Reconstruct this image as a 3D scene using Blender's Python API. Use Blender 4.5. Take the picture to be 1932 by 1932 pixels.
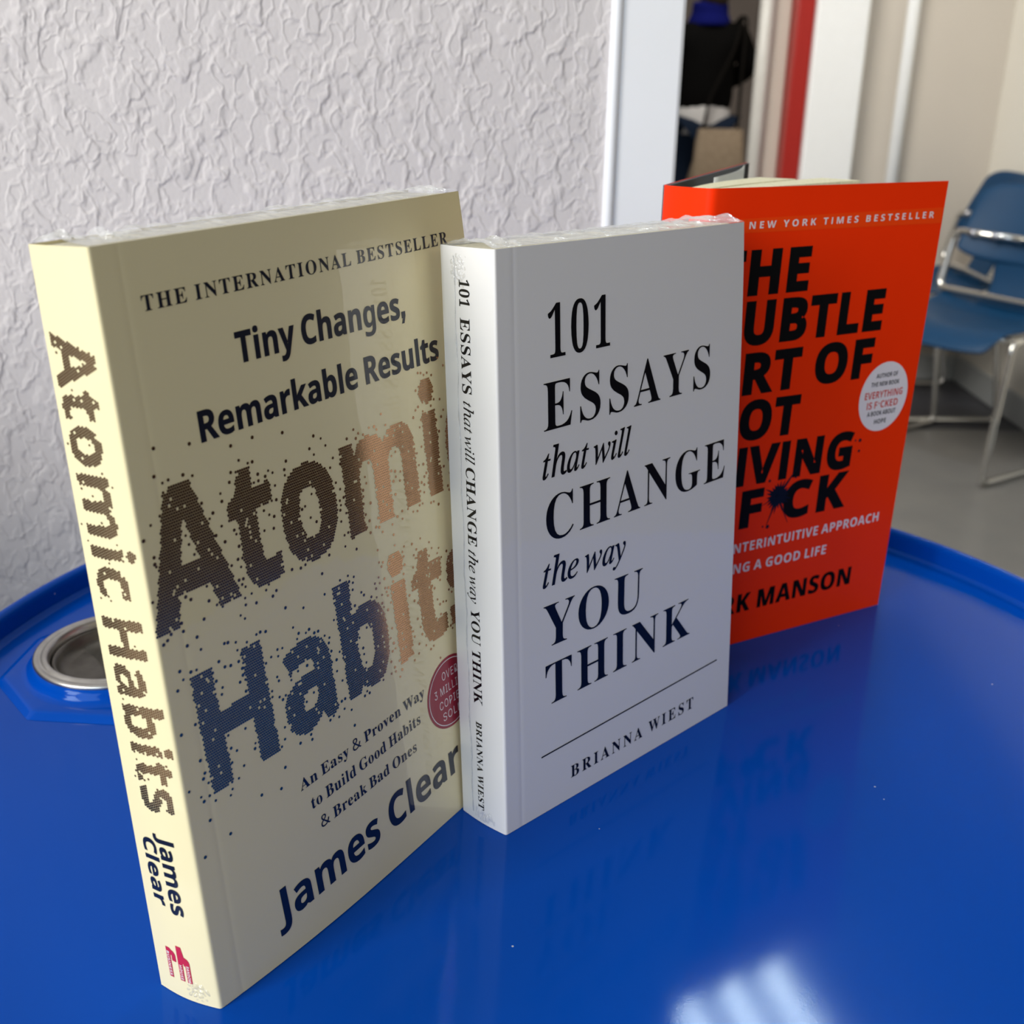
import bpy, bmesh, math, random
import numpy as np
from mathutils import Vector, Matrix

S = bpy.context.scene
for o in list(bpy.data.objects):
    bpy.data.objects.remove(o)
C = S.collection
PI = math.pi
ZD = 0.87            # height of the drum's top panel above the floor

# ------------------------------------------------------------------ camera
F_PX = 2124.4
cam_d = bpy.data.cameras.new('camera')
cam_d.sensor_fit = 'HORIZONTAL'
cam_d.sensor_width = 36.0
cam_d.lens = 36.0 * F_PX / 1932.0
cam_d.shift_x = 19.47 / 1932.0
cam_d.shift_y = -44.6 / 1932.0
cam_d.clip_start = 0.02
cam_d.dof.use_dof = True
cam_d.dof.focus_distance = 0.375
cam_d.dof.aperture_fstop = 17.0
cam = bpy.data.objects.new('camera', cam_d)
C.objects.link(cam)
_p, _r = 0.362546, 0.016799
_F = Vector((0, math.cos(_p), -math.sin(_p)))
_R = Vector((1, 0, 0))
_U = _R.cross(_F)
_R2 = _R * math.cos(_r) + _U * math.sin(_r)
_U2 = -_R * math.sin(_r) + _U * math.cos(_r)
_m = Matrix((_R2, _U2, -_F)).transposed().to_4x4()
_m.translation = Vector((0, 0, ZD + 0.26542))
cam.matrix_world = _m
S.camera = cam

# ------------------------------------------------------------------ world and light
W = bpy.data.worlds.new('world')
S.world = W
W.use_nodes = True
bg = W.node_tree.nodes['Background']
bg.inputs[0].default_value = (1.0, 0.93, 0.82, 1)
bg.inputs[1].default_value = 0.29


def area_light(name, loc, target, sx, sy, power, col):
    d = bpy.data.lights.new(name, 'AREA')
    d.shape = 'RECTANGLE'
    d.size, d.size_y = sx, sy
    d.energy = power
    d.color = col
    o = bpy.data.objects.new(name, d)
    C.objects.link(o)
    o.location = loc
    o.rotation_euler = (Vector(target) - Vector(loc)).to_track_quat('-Z', 'Y').to_euler()
    return o


# daylight through the shop window behind the camera to the left
area_light('window_daylight', (-2.15, -1.45, 2.1), (0.0, 0.35, 0.95), 1.0, 1.4, 86, (1.0, 0.98, 0.95))
# open sky seen through the shop front behind the camera
area_light('shop_front_sky', (-1.25, -2.3, 2.0), (0.0, 0.35, 0.95), 1.4, 1.6, 40, (0.70, 0.85, 1.0))
# warm fill added at the upper right to lighten the book covers
area_light('warm_fill_right', (1.5, -1.1, 2.6), (0.05, 0.4, 1.05), 1.2, 1.0, 5.8, (1.0, 0.86, 0.62))
# daylight through the side window of the waiting area
area_light('side_window_daylight', (-0.6, 2.2, 2.3), (1.5, 4.1, 0.9), 1.2, 1.0, 62, (1.0, 0.96, 0.88))

S.view_settings.view_transform = 'Standard'
S.view_settings.look = 'None'
S.view_settings.gamma = 1.0
S.view_settings.use_curve_mapping = False
S.view_settings.exposure = 0.0
S.cycles.use_denoising = True
S.cycles.max_bounces = 8
S.cycles.caustics_reflective = False
S.cycles.caustics_refractive = False

# ------------------------------------------------------------------ helpers


def mat(name, col, rough=0.5, metal=0.0, coat=0.0, coat_r=0.05, spec=0.5, **kw):
    m = bpy.data.materials.new(name)
    m.use_nodes = True
    b = m.node_tree.nodes['Principled BSDF']
    b.inputs['Base Color'].default_value = (*col, 1)
    b.inputs['Roughness'].default_value = rough
    b.inputs['Metallic'].default_value = metal
    b.inputs['Coat Weight'].default_value = coat
    b.inputs['Coat Roughness'].default_value = coat_r
    b.inputs['Specular IOR Level'].default_value = spec
    for k, v in kw.items():
        b.inputs[k.replace('_', ' ')].default_value = v
    return m


def nodes_of(m):
    nt = m.node_tree
    return nt, nt.nodes['Principled BSDF'], nt.nodes.new, nt.links.new


def add_noise(m, scale, amount, c2, bump=0.0, dist=0.001, coat_bump=False, detail=4.0):
    """mottle the base colour between its own value and c2; optional fine bump"""
    nt, b, N, L = nodes_of(m)
    tc = N('ShaderNodeTexCoord')
    n = N('ShaderNodeTexNoise')
    n.inputs['Scale'].default_value = scale
    n.inputs['Detail'].default_value = detail
    L(tc.outputs['Object'], n.inputs['Vector'])
    mx = N('ShaderNodeMix')
    mx.data_type = 'RGBA'
    c1 = b.inputs['Base Color'].default_value[:]
    mx.inputs[6].default_value = c1
    mx.inputs[7].default_value = (*c2, 1)
    mr = N('ShaderNodeMapRange')
    mr.inputs[1].default_value = 0.35
    mr.inputs[2].default_value = 0.7
    mr.inputs[4].default_value = amount
    L(n.outputs[0], mr.inputs[0])
    L(mr.outputs[0], mx.inputs[0])
    L(mx.outputs[2], b.inputs['Base Color'])
    if bump:
        bp = N('ShaderNodeBump')
        bp.inputs['Strength'].default_value = bump
        bp.inputs['Distance'].default_value = dist
        L(n.outputs[0], bp.inputs['Height'])
        L(bp.outputs[0], b.inputs['Coat Normal' if coat_bump else 'Normal'])
    return m


def link(name, me, m, parent=None, smooth=False):
    o = bpy.data.objects.new(name, me)
    C.objects.link(o)
    if m:
        for x in (m if isinstance(m, (list, tuple)) else [m]):
            me.materials.append(x)
    if smooth:
        me.polygons.foreach_set('use_smooth', [True] * len(me.polygons))
    if parent:
        o.parent = parent
        o.matrix_parent_inverse = Matrix.Identity(4)
        o.location = -parent.location if False else (0, 0, 0)
    return o


def mesh(name, V, F):
    me = bpy.data.meshes.new(name)
    me.from_pydata([tuple(v) for v in V], [], F)
    me.update()
    return me


def tag(o, label, cat, group=None, kind=None):
    o['label'] = label
    if cat:
        o['category'] = cat
    if group:
        o['group'] = group
    if kind:
        o['kind'] = kind
    return o


def thing(name, label, cat, loc=(0, 0, 0), rotz=0.0, group=None):
    o = bpy.data.objects.new(name, None)
    C.objects.link(o)
    o.empty_display_size = 0.05
    o.location = loc
    o.rotation_euler = (0, 0, rotz)
    return tag(o, label, cat, group)


def struct(name, me, m, label=None):
    o = link(name, me, m)
    o['kind'] = 'structure'
    if label:
        o['label'] = label
    return o


def box_bm(bm, lo, hi, mtx=None, bevel=0.0, seg=2):
    r = bmesh.ops.create_cube(bm, size=1.0)
    vs = r['verts']
    for v in vs:
        v.co = Vector([lo[i] + (v.co[i] + 0.5) * (hi[i] - lo[i]) for i in range(3)])
    if bevel:
        es = list({e for v in vs for e in v.link_edges})
        rb = bmesh.ops.bevel(bm, geom=es, offset=bevel, segments=seg, affect='EDGES', profile=0.5)
        vs = list({v for f in rb['faces'] for v in f.verts} | {v for v in vs if v.is_valid})
    if mtx:
        for v in vs:
            v.co = mtx @ v.co


def bm_mesh(name, bm):
    me = bpy.data.meshes.new(name)
    bmesh.ops.recalc_face_normals(bm, faces=bm.faces)
    bm.to_mesh(me)
    bm.free()
    return me


def box(name, lo, hi, mtx=None, bevel=0.0):
    bm = bmesh.new()
    box_bm(bm, lo, hi, mtx, bevel)
    return bm_mesh(name, bm)


def lathe(name, prof, n=128, center=(0, 0), close=False, a0=0.0):
    V, F = [], []
    k = len(prof)
    for i in range(n):
        a = a0 + 2 * PI * i / n
        for r, z in prof:
            V.append((center[0] + r * math.cos(a), center[1] + r * math.sin(a), z))
    for i in range(n):
        j = (i + 1) % n
        for t in range(k - 1 if not close else k):
            u = (t + 1) % k
            F.append((i * k + t, j * k + t, j * k + u, i * k + u))
    return mesh(name, V, F)


def sweep(bm, path, r, n=10, closed=False, caps=True):
    """round tube along a list of points"""
    P = [Vector(p) for p in path]
    rings = []
    up = None
    for i, p in enumerate(P):
        a = P[i - 1] if (i or closed) else P[0]
        b = P[(i + 1) % len(P)] if (i < len(P) - 1 or closed) else P[-1]
        t = (b - a).normalized()
        if up is None:
            up = t.orthogonal().normalized()
        up = (up - t * up.dot(t)).normalized()
        s = t.cross(up)
        rr = r[i] if isinstance(r, (list, tuple)) else r
        rings.append([bm.verts.new(p + (up * math.cos(2 * PI * j / n) + s * math.sin(2 * PI * j / n)) * rr) for j in range(n)])
    m = len(rings)
    for i in range(m if closed else m - 1):
        A, B = rings[i], rings[(i + 1) % m]
        for j in range(n):
            bm.faces.new((A[j], A[(j + 1) % n], B[(j + 1) % n], B[j]))
    if caps and not closed:
        bm.faces.new(rings[0][::-1])
        bm.faces.new(rings[-1])


def fillet(pts, r, seg=6):
    """round the corners of a polyline"""
    P = [Vector(p) for p in pts]
    out = [P[0]]
    for i in range(1, len(P) - 1):
        a, b, c = P[i - 1], P[i], P[i + 1]
        d1, d2 = (a - b).normalized(), (c - b).normalized()
        k = min(r, (a - b).length * 0.45, (c - b).length * 0.45)
        s, e = b + d1 * k, b + d2 * k
        for j in range(seg + 1):
            t = j / seg
            out.append(s * (1 - t) ** 2 + b * 2 * t * (1 - t) + e * t * t)
    out.append(P[-1])
    return out


def loft(name, fn, us, vs, close_u=False):
    V = [fn(u, v) for v in vs for u in us]
    n = len(us)
    F = []
    for j in range(len(vs) - 1):
        for i in range(n - 1 if not close_u else n):
            k = (i + 1) % n
            F.append((j * n + i, j * n + k, (j + 1) * n + k, (j + 1) * n + i))
    return mesh(name, V, F)


# ------------------------------------------------------------------ lettering
GLYPHS = {}
CAP = {}


def load_glyphs():
    for line in GLYPH_DATA.strip().split('\n'):
        k, a, g = line.split(' ')
        GLYPHS[k] = (int(a), [np.array(list(map(float, p.split(',')))).reshape(-1, 2) for p in g.split('|')])
    HSB = max(p[:, 1].max() for p in GLYPHS['SH'][1])
    GLYPHS['SI'] = (205, [np.array([(55, 0), (55, HSB), (150, HSB), (150, 0)], float)])
    for s, ch in (('B', 'H'), ('S', 'H'), ('R', 'H'), ('I', 'l')):
        CAP[s] = max(p[:, 1].max() for p in GLYPHS[s + ch][1])


def fatten(p, d):
    """move a contour outwards (to the left of its travel being ink or not is read from its winding)"""
    if not d:
        return p
    a = np.roll(p, 1, 0)
    b = np.roll(p, -1, 0)
    e1 = p - a
    e2 = b - p
    e1 /= np.maximum(np.linalg.norm(e1, axis=1, keepdims=True), 1e-6)
    e2 /= np.maximum(np.linalg.norm(e2, axis=1, keepdims=True), 1e-6)
    n1 = np.stack([-e1[:, 1], e1[:, 0]], 1)
    n2 = np.stack([-e2[:, 1], e2[:, 0]], 1)
    s = n1 + n2
    den = np.maximum(1 + (n1 * n2).sum(1, keepdims=True), 0.35)
    return p + d * s / den


def run_of(text, style, track=0.0):
    """list of contours in font units with the x-range of each character"""
    x = 0.0
    out = []
    spans = []
    for ch in text:
        if ch == ' ':
            adv = {'B': 130, 'S': 150, 'R': 150, 'I': 130}[style]
            spans.append((x, x + adv))
            x += adv + track
            continue
        if ch == ',':
            adv, g = 170, [np.array([[35, 105], [140, 105], [140, 30], [90, -95], [30, -95], [70, 0], [35, 0]], float)]
        elif ch == '*':
            adv, g = 230, []
            pts = []
            for i in range(10):
                r_ = 100 if i % 2 == 0 else 38
                t_ = PI / 2 + i * PI / 5
                pts.append((115 + r_ * math.cos(t_), 330 + r_ * math.sin(t_)))
            g = [np.array(pts[::-1], float)]
        else:
            adv, g = GLYPHS[style + ch]
        xs = np.concatenate(g)[:, 0] if g else np.array([0.0])
        out.append([q + np.array([x, 0.0]) for q in g])
        spans.append((x + xs.min(), x + xs.max()))
        x += adv + track
    return out, spans


def lay_text(text, style, p0, p1, cap, fit=None, track=0.0, fat=0.0):
    """contours in cover millimetres: glyphs fit[0]..fit[1] run from p0 to p1"""
    cs, spans = run_of(text, style, track)
    i0, i1 = fit if fit else (0, len(text) - 1)
    x0, x1 = spans[i0][0], spans[i1][1]
    p0 = np.array(p0, float)
    p1 = np.array(p1, float)
    L_ = np.linalg.norm(p1 - p0)
    e = (p1 - p0) / L_
    n = np.array([-e[1], e[0]])
    sx = L_ / (x1 - x0)
    sy = cap / CAP[style]
    res = []
    for ch, g in zip([c for c in text if c != ' '], cs):
        gg = []
        for q in g:
            q = np.stack([(q[:, 0] - x0) * sx, q[:, 1] * sy], 1)
            if fat and ch != 'g':
                q = fatten(q, fat)
            gg.append(p0 + q[:, :1] * e + q[:, 1:] * n)
        res.append(gg)
    return res


def flat_fill(contours):
    """triangulate contours (with holes) -> verts (n,2), faces"""
    cu = bpy.data.curves.new('fill', 'CURVE')
    cu.dimensions = '2D'
    cu.fill_mode = 'BOTH'
    for q in contours:
        sp = cu.splines.new('POLY')
        sp.points.add(len(q) - 1)
        for i, (x, y) in enumerate(q):
            sp.points[i].co = (x, y, 0, 1)
        sp.use_cyclic_u = True
    o = bpy.data.objects.new('fill', cu)
    me = bpy.data.meshes.new_from_object(o)
    V = np.array([v.co[:2] for v in me.vertices]).reshape(-1, 2)
    F = [tuple(p.vertices) for p in me.polygons]
    bpy.data.objects.remove(o)
    bpy.data.meshes.remove(me)
    bpy.data.curves.remove(cu)
    return V, F


def print_on(name, groups, surf, m, parent, lift=0.00012, split=0.0):
    """groups: list of contour lists (one per glyph) in surface mm; surf(x_mm, y_mm, lift) -> world point"""
    V, F = [], []
    for g in groups:
        if not g:
            continue
        v, f = flat_fill(g)
        b = len(V)
        V += [surf(x, y, lift) for x, y in v]
        F += [tuple(i + b for i in t) for t in f]
    me = mesh(name, V, F)
    return link(name, me, m, parent)


def disc(cx, cy, r, n=48, ry=None):
    ry = ry or r
    return np.array([(cx + r * math.cos(2 * PI * i / n), cy + ry * math.sin(2 * PI * i / n)) for i in range(n)])


def inside(contours, pts):
    """even-odd test of many points against contours"""
    x, y = pts[:, 0], pts[:, 1]
    c = np.zeros(len(pts), bool)
    for q in contours:
        a = q
        b = np.roll(q, -1, 0)
        for (x1, y1), (x2, y2) in zip(a, b):
            if y1 == y2:
                continue
            hit = ((y1 > y) != (y2 > y)) & (x < (x2 - x1) * (y - y1) / (y2 - y1) + x1)
            c ^= hit
    return c


GLYPH_DATA = """
B& 492 187,-7,144,-3,107,9,77,28,54,54,40,86,36,125,39,157,48,185,63,208,96,238,139,266,99,318,85,348,81,382,84,413,95,439,114,459,139,475,169,484,204,487,237,484,266,475,289,460,306,439,317,414,320,383,317,357,308,333,293,312,262,283,224,258,354,133,370,155,382,181,401,240,461,240,449,198,434,160,415,125,392,95,490,0,410,0,352,56,319,31,281,11,238,-2|188,293,222,315,245,336,258,358,262,383,258,405,246,423,227,435,202,439,177,435,156,424,143,406,138,383,142,360,151,338,167,317|189,46,229,49,263,60,291,75,314,93,175,229,142,207,118,185,103,160,97,127,100,104,108,84,122,68,141,56,163,48
B0 376 188,-7,150,-3,118,7,91,24,69,48,51,76,39,111,27,171,23,241,27,311,39,371,51,405,69,433,91,456,118,473,150,483,189,486,225,483,257,473,283,456,305,433,322,405,336,370,348,310,353,240,348,171,336,110,322,76,305,47,283,24,256,7,225,-3|188,37,210,43,227,61,237,91,246,155,248,240,246,326,237,390,227,419,211,437,189,443,166,437,150,419,139,390,130,326,127,240,130,155,139,91,150,61,166,43
B1 376 65,0,65,36,120,36,135,38,146,45,152,58,154,79,154,416,108,365,87,351,67,346,52,349,40,359,31,375,28,396,74,412,101,426,132,447,179,482,254,482,254,79,256,61,261,47,271,38,288,36,343,36,343,0
BA 437 -9,0,-9,18,9,21,24,30,36,47,49,75,206,466,224,465,384,87,411,34,425,22,443,18,443,0,229,0,229,18,259,21,277,30,283,46,273,81,253,132,103,132,79,71,76,59,75,48,80,32,96,21,124,18,128,18,128,0|113,161,242,161,177,319
BB 443 16,0,16,17,45,22,62,32,72,51,75,82,75,369,73,394,69,412,62,425,51,433,36,437,15,439,15,455,220,455,284,451,333,439,368,418,389,388,396,351,392,320,379,294,357,274,326,258,287,247,334,235,371,217,397,194,413,165,418,132,413,93,397,61,371,35,335,15,291,4,238,0|182,252,188,252,220,254,245,261,263,272,275,290,282,314,285,345,281,385,269,412,257,424,239,431,216,434,198,432,188,425,183,412,182,391|222,24,248,27,268,35,283,49,296,81,301,128,298,162,290,188,277,208,258,221,231,228,197,231,182,231,182,65,184,46,190,33,202,26
BC 469 257,-11,213,-7,174,3,137,20,105,43,78,71,56,104,39,142,29,184,26,228,30,273,39,314,56,351,79,384,106,412,139,435,176,452,216,462,259,465,309,459,367,440,388,435,402,439,413,449,419,465,437,465,437,308,420,308,403,347,381,380,356,407,328,427,298,439,265,443,222,435,187,409,163,365,149,304,144,226,149,153,165,97,192,56,230,32,278,24,318,29,358,45,395,71,428,106,447,89,418,53,384,25,345,5,303,-7
BE 442 14,0,14,17,44,20,62,30,72,48,75,78,75,369,72,405,62,425,44,435,16,439,16,455,399,455,399,320,383,320,375,357,361,386,340,406,312,420,276,428,232,430,200,428,191,424,186,417,183,388,183,246,193,246,221,248,243,256,259,269,277,300,288,345,304,345,304,118,287,118,282,154,273,181,259,201,241,213,216,220,185,222,183,222,183,67,185,47,192,35,206,29,230,28,276,30,313,39,345,53,371,75,393,105,411,143,430,143,402,0
BG 508 268,-10,222,-7,179,3,141,19,108,42,80,70,57,103,41,141,31,183,28,229,31,274,41,315,57,352,80,385,107,413,139,435,176,452,215,462,257,465,311,459,369,441,388,436,398,438,406,443,419,465,437,465,437,308,420,308,403,346,382,379,357,406,329,426,299,439,267,443,224,435,189,409,165,366,151,305,146,228,150,163,161,110,180,67,206,37,238,19,275,13,308,16,328,27,339,45,343,71,343,128,339,154,329,170,309,179,275,182,275,198,500,198,500,182,473,179,457,171,449,155,446,128,446,29,387,7,328,-6
BH 524 15,0,15,17,45,22,62,32,72,50,75,81,75,379,71,406,62,424,44,434,16,439,16,455,242,455,242,439,204,432,193,425,187,415,183,400,182,379,182,251,342,251,342,379,337,415,331,425,320,432,282,439,282,455,507,455,507,439,478,434,461,424,452,407,449,379,449,81,452,52,461,33,478,22,507,17,507,0,282,0,282,17,311,21,329,31,339,49,342,81,342,221,182,221,182,81,185,50,194,32,212,22,242,17,242,0
BI 261 13,0,13,17,42,23,61,32,72,49,75,75,75,387,72,412,63,427,45,435,13,439,13,455,244,455,244,439,214,435,196,427,186,412,183,387,183,77,187,44,194,34,206,26,246,17,246,0
BK 511 16,0,16,17,45,22,63,32,72,50,75,81,75,379,72,406,63,424,45,434,17,439,17,455,242,455,242,439,205,432,194,425,187,415,184,400,183,379,183,234,321,373,342,398,349,418,342,430,323,436,291,439,291,455,486,455,486,439,477,439,436,430,392,404,345,361,271,285,463,46,487,25,501,20,519,17,519,0,281,0,281,17,306,18,322,21,331,27,334,34,329,47,316,66,199,214,183,198,183,81,186,50,195,32,213,22,242,17,242,0
BL 427 15,0,15,17,45,22,62,32,72,50,75,81,75,379,71,407,62,425,44,434,16,439,16,455,250,455,250,439,226,437,208,434,196,427,188,416,183,401,182,379,182,83,185,47,191,37,200,31,234,28,278,31,315,40,345,56,370,80,391,112,409,154,427,154,402,0
BN 494 403,-11,107,350,107,79,110,49,119,31,136,21,167,17,167,0,18,0,18,17,39,19,54,23,65,30,71,41,75,57,76,79,76,388,36,433,18,439,18,455,156,455,391,169,391,377,390,399,386,414,379,425,369,431,331,439,331,455,480,455,480,439,450,434,433,425,425,407,422,377,422,-11
BO 526 261,-11,213,-6,169,7,129,29,94,58,66,93,45,134,32,179,28,228,32,276,45,321,66,362,95,397,130,426,170,448,216,462,265,466,313,462,357,448,397,427,431,399,459,364,481,323,494,277,498,228,494,179,481,134,459,93,430,58,395,29,355,7,310,-6|265,12,306,21,338,47,361,90,375,150,379,228,376,293,365,346,348,389,324,419,294,437,260,443,219,435,186,409,163,366,150,305,145,228,149,163,159,109,177,67,201,37,230,18
BP 418 15,0,15,17,45,22,62,32,72,50,75,81,75,379,71,406,62,424,44,434,16,439,16,455,214,455,287,452,336,440,366,422,390,398,404,367,409,332,404,296,390,266,367,240,334,221,292,209,242,206,182,206,182,81,185,50,194,32,212,22,242,17,242,0|182,230,201,230,231,232,255,240,272,253,283,271,290,297,292,329,288,375,275,406,261,420,241,428,216,431,199,429,189,424,184,414,182,398
BR 473 15,0,15,17,45,22,62,32,72,50,75,81,75,379,71,406,62,424,44,434,16,439,16,455,217,455,278,452,329,442,367,426,395,403,412,372,417,334,413,303,401,277,380,255,352,237,315,224,432,50,452,26,463,19,478,17,480,17,480,0,338,0,201,212,182,212,182,81,185,50,194,32,212,22,242,17,242,0|182,234,203,234,235,236,261,245,280,258,293,278,301,304,304,336,300,370,291,397,275,416,253,427,224,431,202,429,190,422,184,409,182,385
BS 391 43,-11,43,158,62,158,75,113,91,77,111,50,136,30,164,19,197,15,220,17,241,24,257,36,269,51,276,69,279,89,273,117,255,140,225,160,163,191,112,221,77,253,62,276,53,302,50,332,54,370,67,403,88,429,115,449,148,462,185,466,229,461,282,448,291,446,300,445,310,447,317,454,320,466,339,466,339,319,322,319,310,354,293,385,272,410,248,429,222,441,194,445,163,440,140,426,125,406,120,380,124,356,137,336,159,319,189,303,253,273,290,253,317,233,337,211,350,188,357,162,359,133,354,93,339,58,314,29,281,8,240,-6,192,-10,158,-8,126,1,98,9,85,12,75,11,69,7,61,-11
BT 424 92,0,92,17,123,21,142,31,152,50,156,81,156,433,149,433,116,430,88,420,65,403,47,380,35,352,29,318,11,318,11,455,410,455,410,317,394,317,385,359,368,391,343,415,310,429,269,433,263,433,263,81,267,49,276,30,296,21,328,17,328,0
BU 493 248,-13,192,-8,147,6,114,29,91,61,78,103,73,155,73,379,70,406,61,424,43,434,15,439,15,455,240,455,240,439,202,432,192,425,185,415,181,379,181,140,183,104,191,74,203,51,221,35,245,25,275,22,317,28,350,44,373,71,388,110,392,159,392,378,389,406,379,423,360,433,328,439,328,455,474,455,474,439,448,432,433,421,425,404,422,378,422,181,418,118,403,69,380,32,346,7,302,-8
BW 612 171,-11,32,393,24,413,15,427,3,435,-15,439,-15,455,181,455,181,439,162,437,150,432,143,423,140,410,148,373,223,153,301,353,286,399,278,418,267,429,252,435,229,439,229,455,439,455,439,439,413,436,398,427,393,412,399,386,474,166,541,369,549,406,546,421,538,430,524,436,503,439,503,455,624,455,624,439,607,433,594,421,584,404,575,379,446,-11,428,-11,316,309,190,-11
BY 426 101,0,101,17,131,22,148,32,157,50,161,81,161,179,46,387,29,414,14,429,1,435,-13,438,-13,455,207,455,207,438,195,438,179,436,167,432,158,425,156,416,164,392,248,226,333,366,345,389,349,408,343,424,326,435,298,438,295,438,295,455,439,455,439,438,423,434,409,424,383,392,268,203,268,81,271,50,280,32,298,22,328,17,328,0
Ba 344 255,-10,226,-5,208,10,200,35,168,11,133,-4,95,-9,64,-4,40,11,25,34,20,63,25,91,39,115,63,136,119,164,199,190,199,241,196,266,187,282,171,292,148,296,123,293,109,286,104,274,113,257,121,243,123,231,120,215,110,202,95,194,77,191,59,194,45,203,36,218,33,236,37,259,49,278,69,295,95,308,126,316,162,318,205,315,239,307,263,292,280,271,290,244,293,210,293,62,295,40,298,36,304,34,320,42,329,28,306,7,281,-6|151,34,174,41,187,50,199,63,199,169,170,160,147,147,131,130,121,109,118,84,122,56,133,39
Bb 361 43,-11,43,388,41,414,37,428,26,436,8,439,8,455,138,455,138,279,162,301,190,314,221,318,254,313,284,299,308,276,326,245,338,208,342,166,337,118,323,75,300,40,270,13,246,0,220,-8,192,-10,162,-6,133,7,105,28,53,-11|183,14,204,18,220,30,232,49,242,95,245,160,242,213,231,251,220,267,204,277,184,280,169,277,155,270,144,257,138,242,138,69,143,38,158,20
Bd 370 140,-10,107,-5,78,10,53,35,35,66,23,104,19,147,24,196,36,237,55,272,81,297,112,313,146,318,175,314,201,301,223,280,223,401,220,419,212,430,198,437,176,439,176,455,319,455,319,75,320,54,325,41,335,32,353,28,353,11,294,6,223,-10,223,39,201,12,173,-5|171,28,187,31,202,41,215,56,223,76,223,242,217,257,206,270,191,278,174,281,155,277,141,267,130,250,121,210,118,153,120,98,130,58,140,42,153,32
Be 301 154,-10,117,-5,85,10,58,35,37,69,24,109,19,157,24,201,38,240,59,273,87,298,120,313,157,318,193,314,224,301,249,280,268,251,279,216,283,173,283,166,117,166,121,121,131,87,147,62,170,47,199,42,225,47,248,62,270,86,285,73,248,27,205,-1|116,192,201,192,201,215,199,252,193,277,186,288,175,295,161,297,136,286,121,255,116,203
Bi 199 101,362,81,366,65,376,54,393,50,412,54,432,65,449,81,460,101,463,120,460,137,449,147,432,151,412,147,393,136,376,120,366|18,0,18,16,35,19,45,26,51,37,52,56,52,252,51,272,47,285,37,291,20,293,21,310,148,310,148,56,150,38,154,26,164,19,180,16,180,0
Bk 359 17,0,17,16,35,19,45,26,51,38,52,56,52,398,51,417,47,429,38,436,20,439,21,455,148,455,148,169,227,248,240,264,244,278,240,287,228,292,209,293,206,293,206,310,345,310,345,293,320,289,297,278,275,260,222,209,346,34,360,21,376,16,376,0,211,0,211,16,217,16,229,18,237,23,239,32,232,49,163,147,148,134,148,56,149,38,154,26,164,19,180,16,180,0
Bl 200 18,0,18,16,35,19,45,26,51,37,52,56,52,398,51,417,47,429,38,436,20,439,20,455,148,455,148,56,150,38,154,26,164,19,180,16,180,0
Bn 381 18,0,18,16,35,19,45,26,51,37,52,56,52,253,51,271,46,284,36,291,19,294,19,310,148,310,148,267,175,296,207,313,243,318,275,314,299,301,316,280,327,250,330,212,330,56,332,38,337,26,347,19,363,16,363,0,202,0,202,16,207,16,223,21,232,34,235,56,235,217,234,241,229,258,219,268,203,271,183,267,164,255,148,235,148,56,149,38,154,26,164,19,180,16,180,0
Bo 337 169,-10,127,-5,90,11,60,37,38,70,24,110,19,154,24,199,38,239,60,272,90,297,127,313,168,318,209,313,245,298,275,273,298,240,312,200,317,154,312,108,298,69,275,36,245,11,210,-5|169,11,186,14,199,24,209,39,214,56,217,81,220,154,217,227,208,271,198,286,185,296,169,299,151,296,138,286,128,271,120,227,117,154,120,82,123,56,128,39,138,24,152,14
Br 288 18,0,18,16,35,19,45,26,51,37,52,56,52,252,51,273,46,285,37,291,20,293,21,310,146,310,146,252,165,280,187,301,210,314,233,318,258,315,275,304,286,287,289,266,287,248,278,234,265,225,248,222,233,224,222,231,207,250,199,257,189,260,175,255,162,241,152,220,149,192,149,56,152,37,159,25,173,19,197,16,197,0
Bs 289 151,-10,122,-6,87,6,73,9,60,4,51,-9,36,-9,36,105,53,105,66,68,87,39,103,26,121,17,140,15,162,18,179,27,189,40,192,58,188,76,176,92,156,105,107,130,76,148,54,169,41,193,37,220,40,247,49,270,65,291,86,306,111,316,141,319,166,316,199,308,206,306,213,305,223,308,230,319,244,319,244,222,228,222,215,254,196,277,174,291,149,296,130,294,116,286,108,274,105,259,107,244,115,232,128,222,146,212,191,189,221,172,241,151,253,127,257,95,254,65,244,39,228,18,206,2,181,-7
Bt 229 124,-9,99,-7,80,-1,66,10,53,36,48,71,48,279,20,279,20,300,88,369,112,398,129,424,144,424,144,310,208,310,208,279,144,279,144,82,146,64,149,51,157,43,168,40,183,44,195,56,206,75,222,66,198,24,165,-1
Bu 375 131,-10,103,-7,81,2,65,17,54,38,48,65,46,97,46,248,44,268,39,282,29,291,11,294,11,310,142,310,142,74,144,58,151,46,162,38,177,36,196,39,213,49,228,66,228,248,226,269,221,283,209,291,189,294,189,310,324,310,324,70,326,51,331,39,342,33,360,30,360,13,300,7,228,-10,228,40,209,19,186,3,160,-7
Bv 307 142,-10,38,248,22,281,12,290,-3,293,-3,310,164,310,164,294,156,294,141,292,132,286,129,276,130,268,185,122,236,253,241,272,237,284,224,292,203,294,203,310,305,310,305,295,289,289,278,279,260,243,160,-10
By 301 52,-140,29,-137,10,-125,-3,-107,-7,-84,-4,-67,5,-53,18,-43,36,-40,51,-42,64,-49,72,-61,75,-76,74,-81,74,-87,77,-96,86,-99,99,-92,114,-74,129,-44,140,-5,36,251,25,275,15,287,8,292,-3,293,-5,293,-5,310,162,310,162,293,136,289,130,284,128,275,130,267,133,257,185,119,230,241,236,260,238,274,236,284,229,289,203,293,203,310,300,310,300,293,287,290,277,281,259,242,162,-24,145,-65,129,-96,113,-117,95,-131,76,-138
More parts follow.
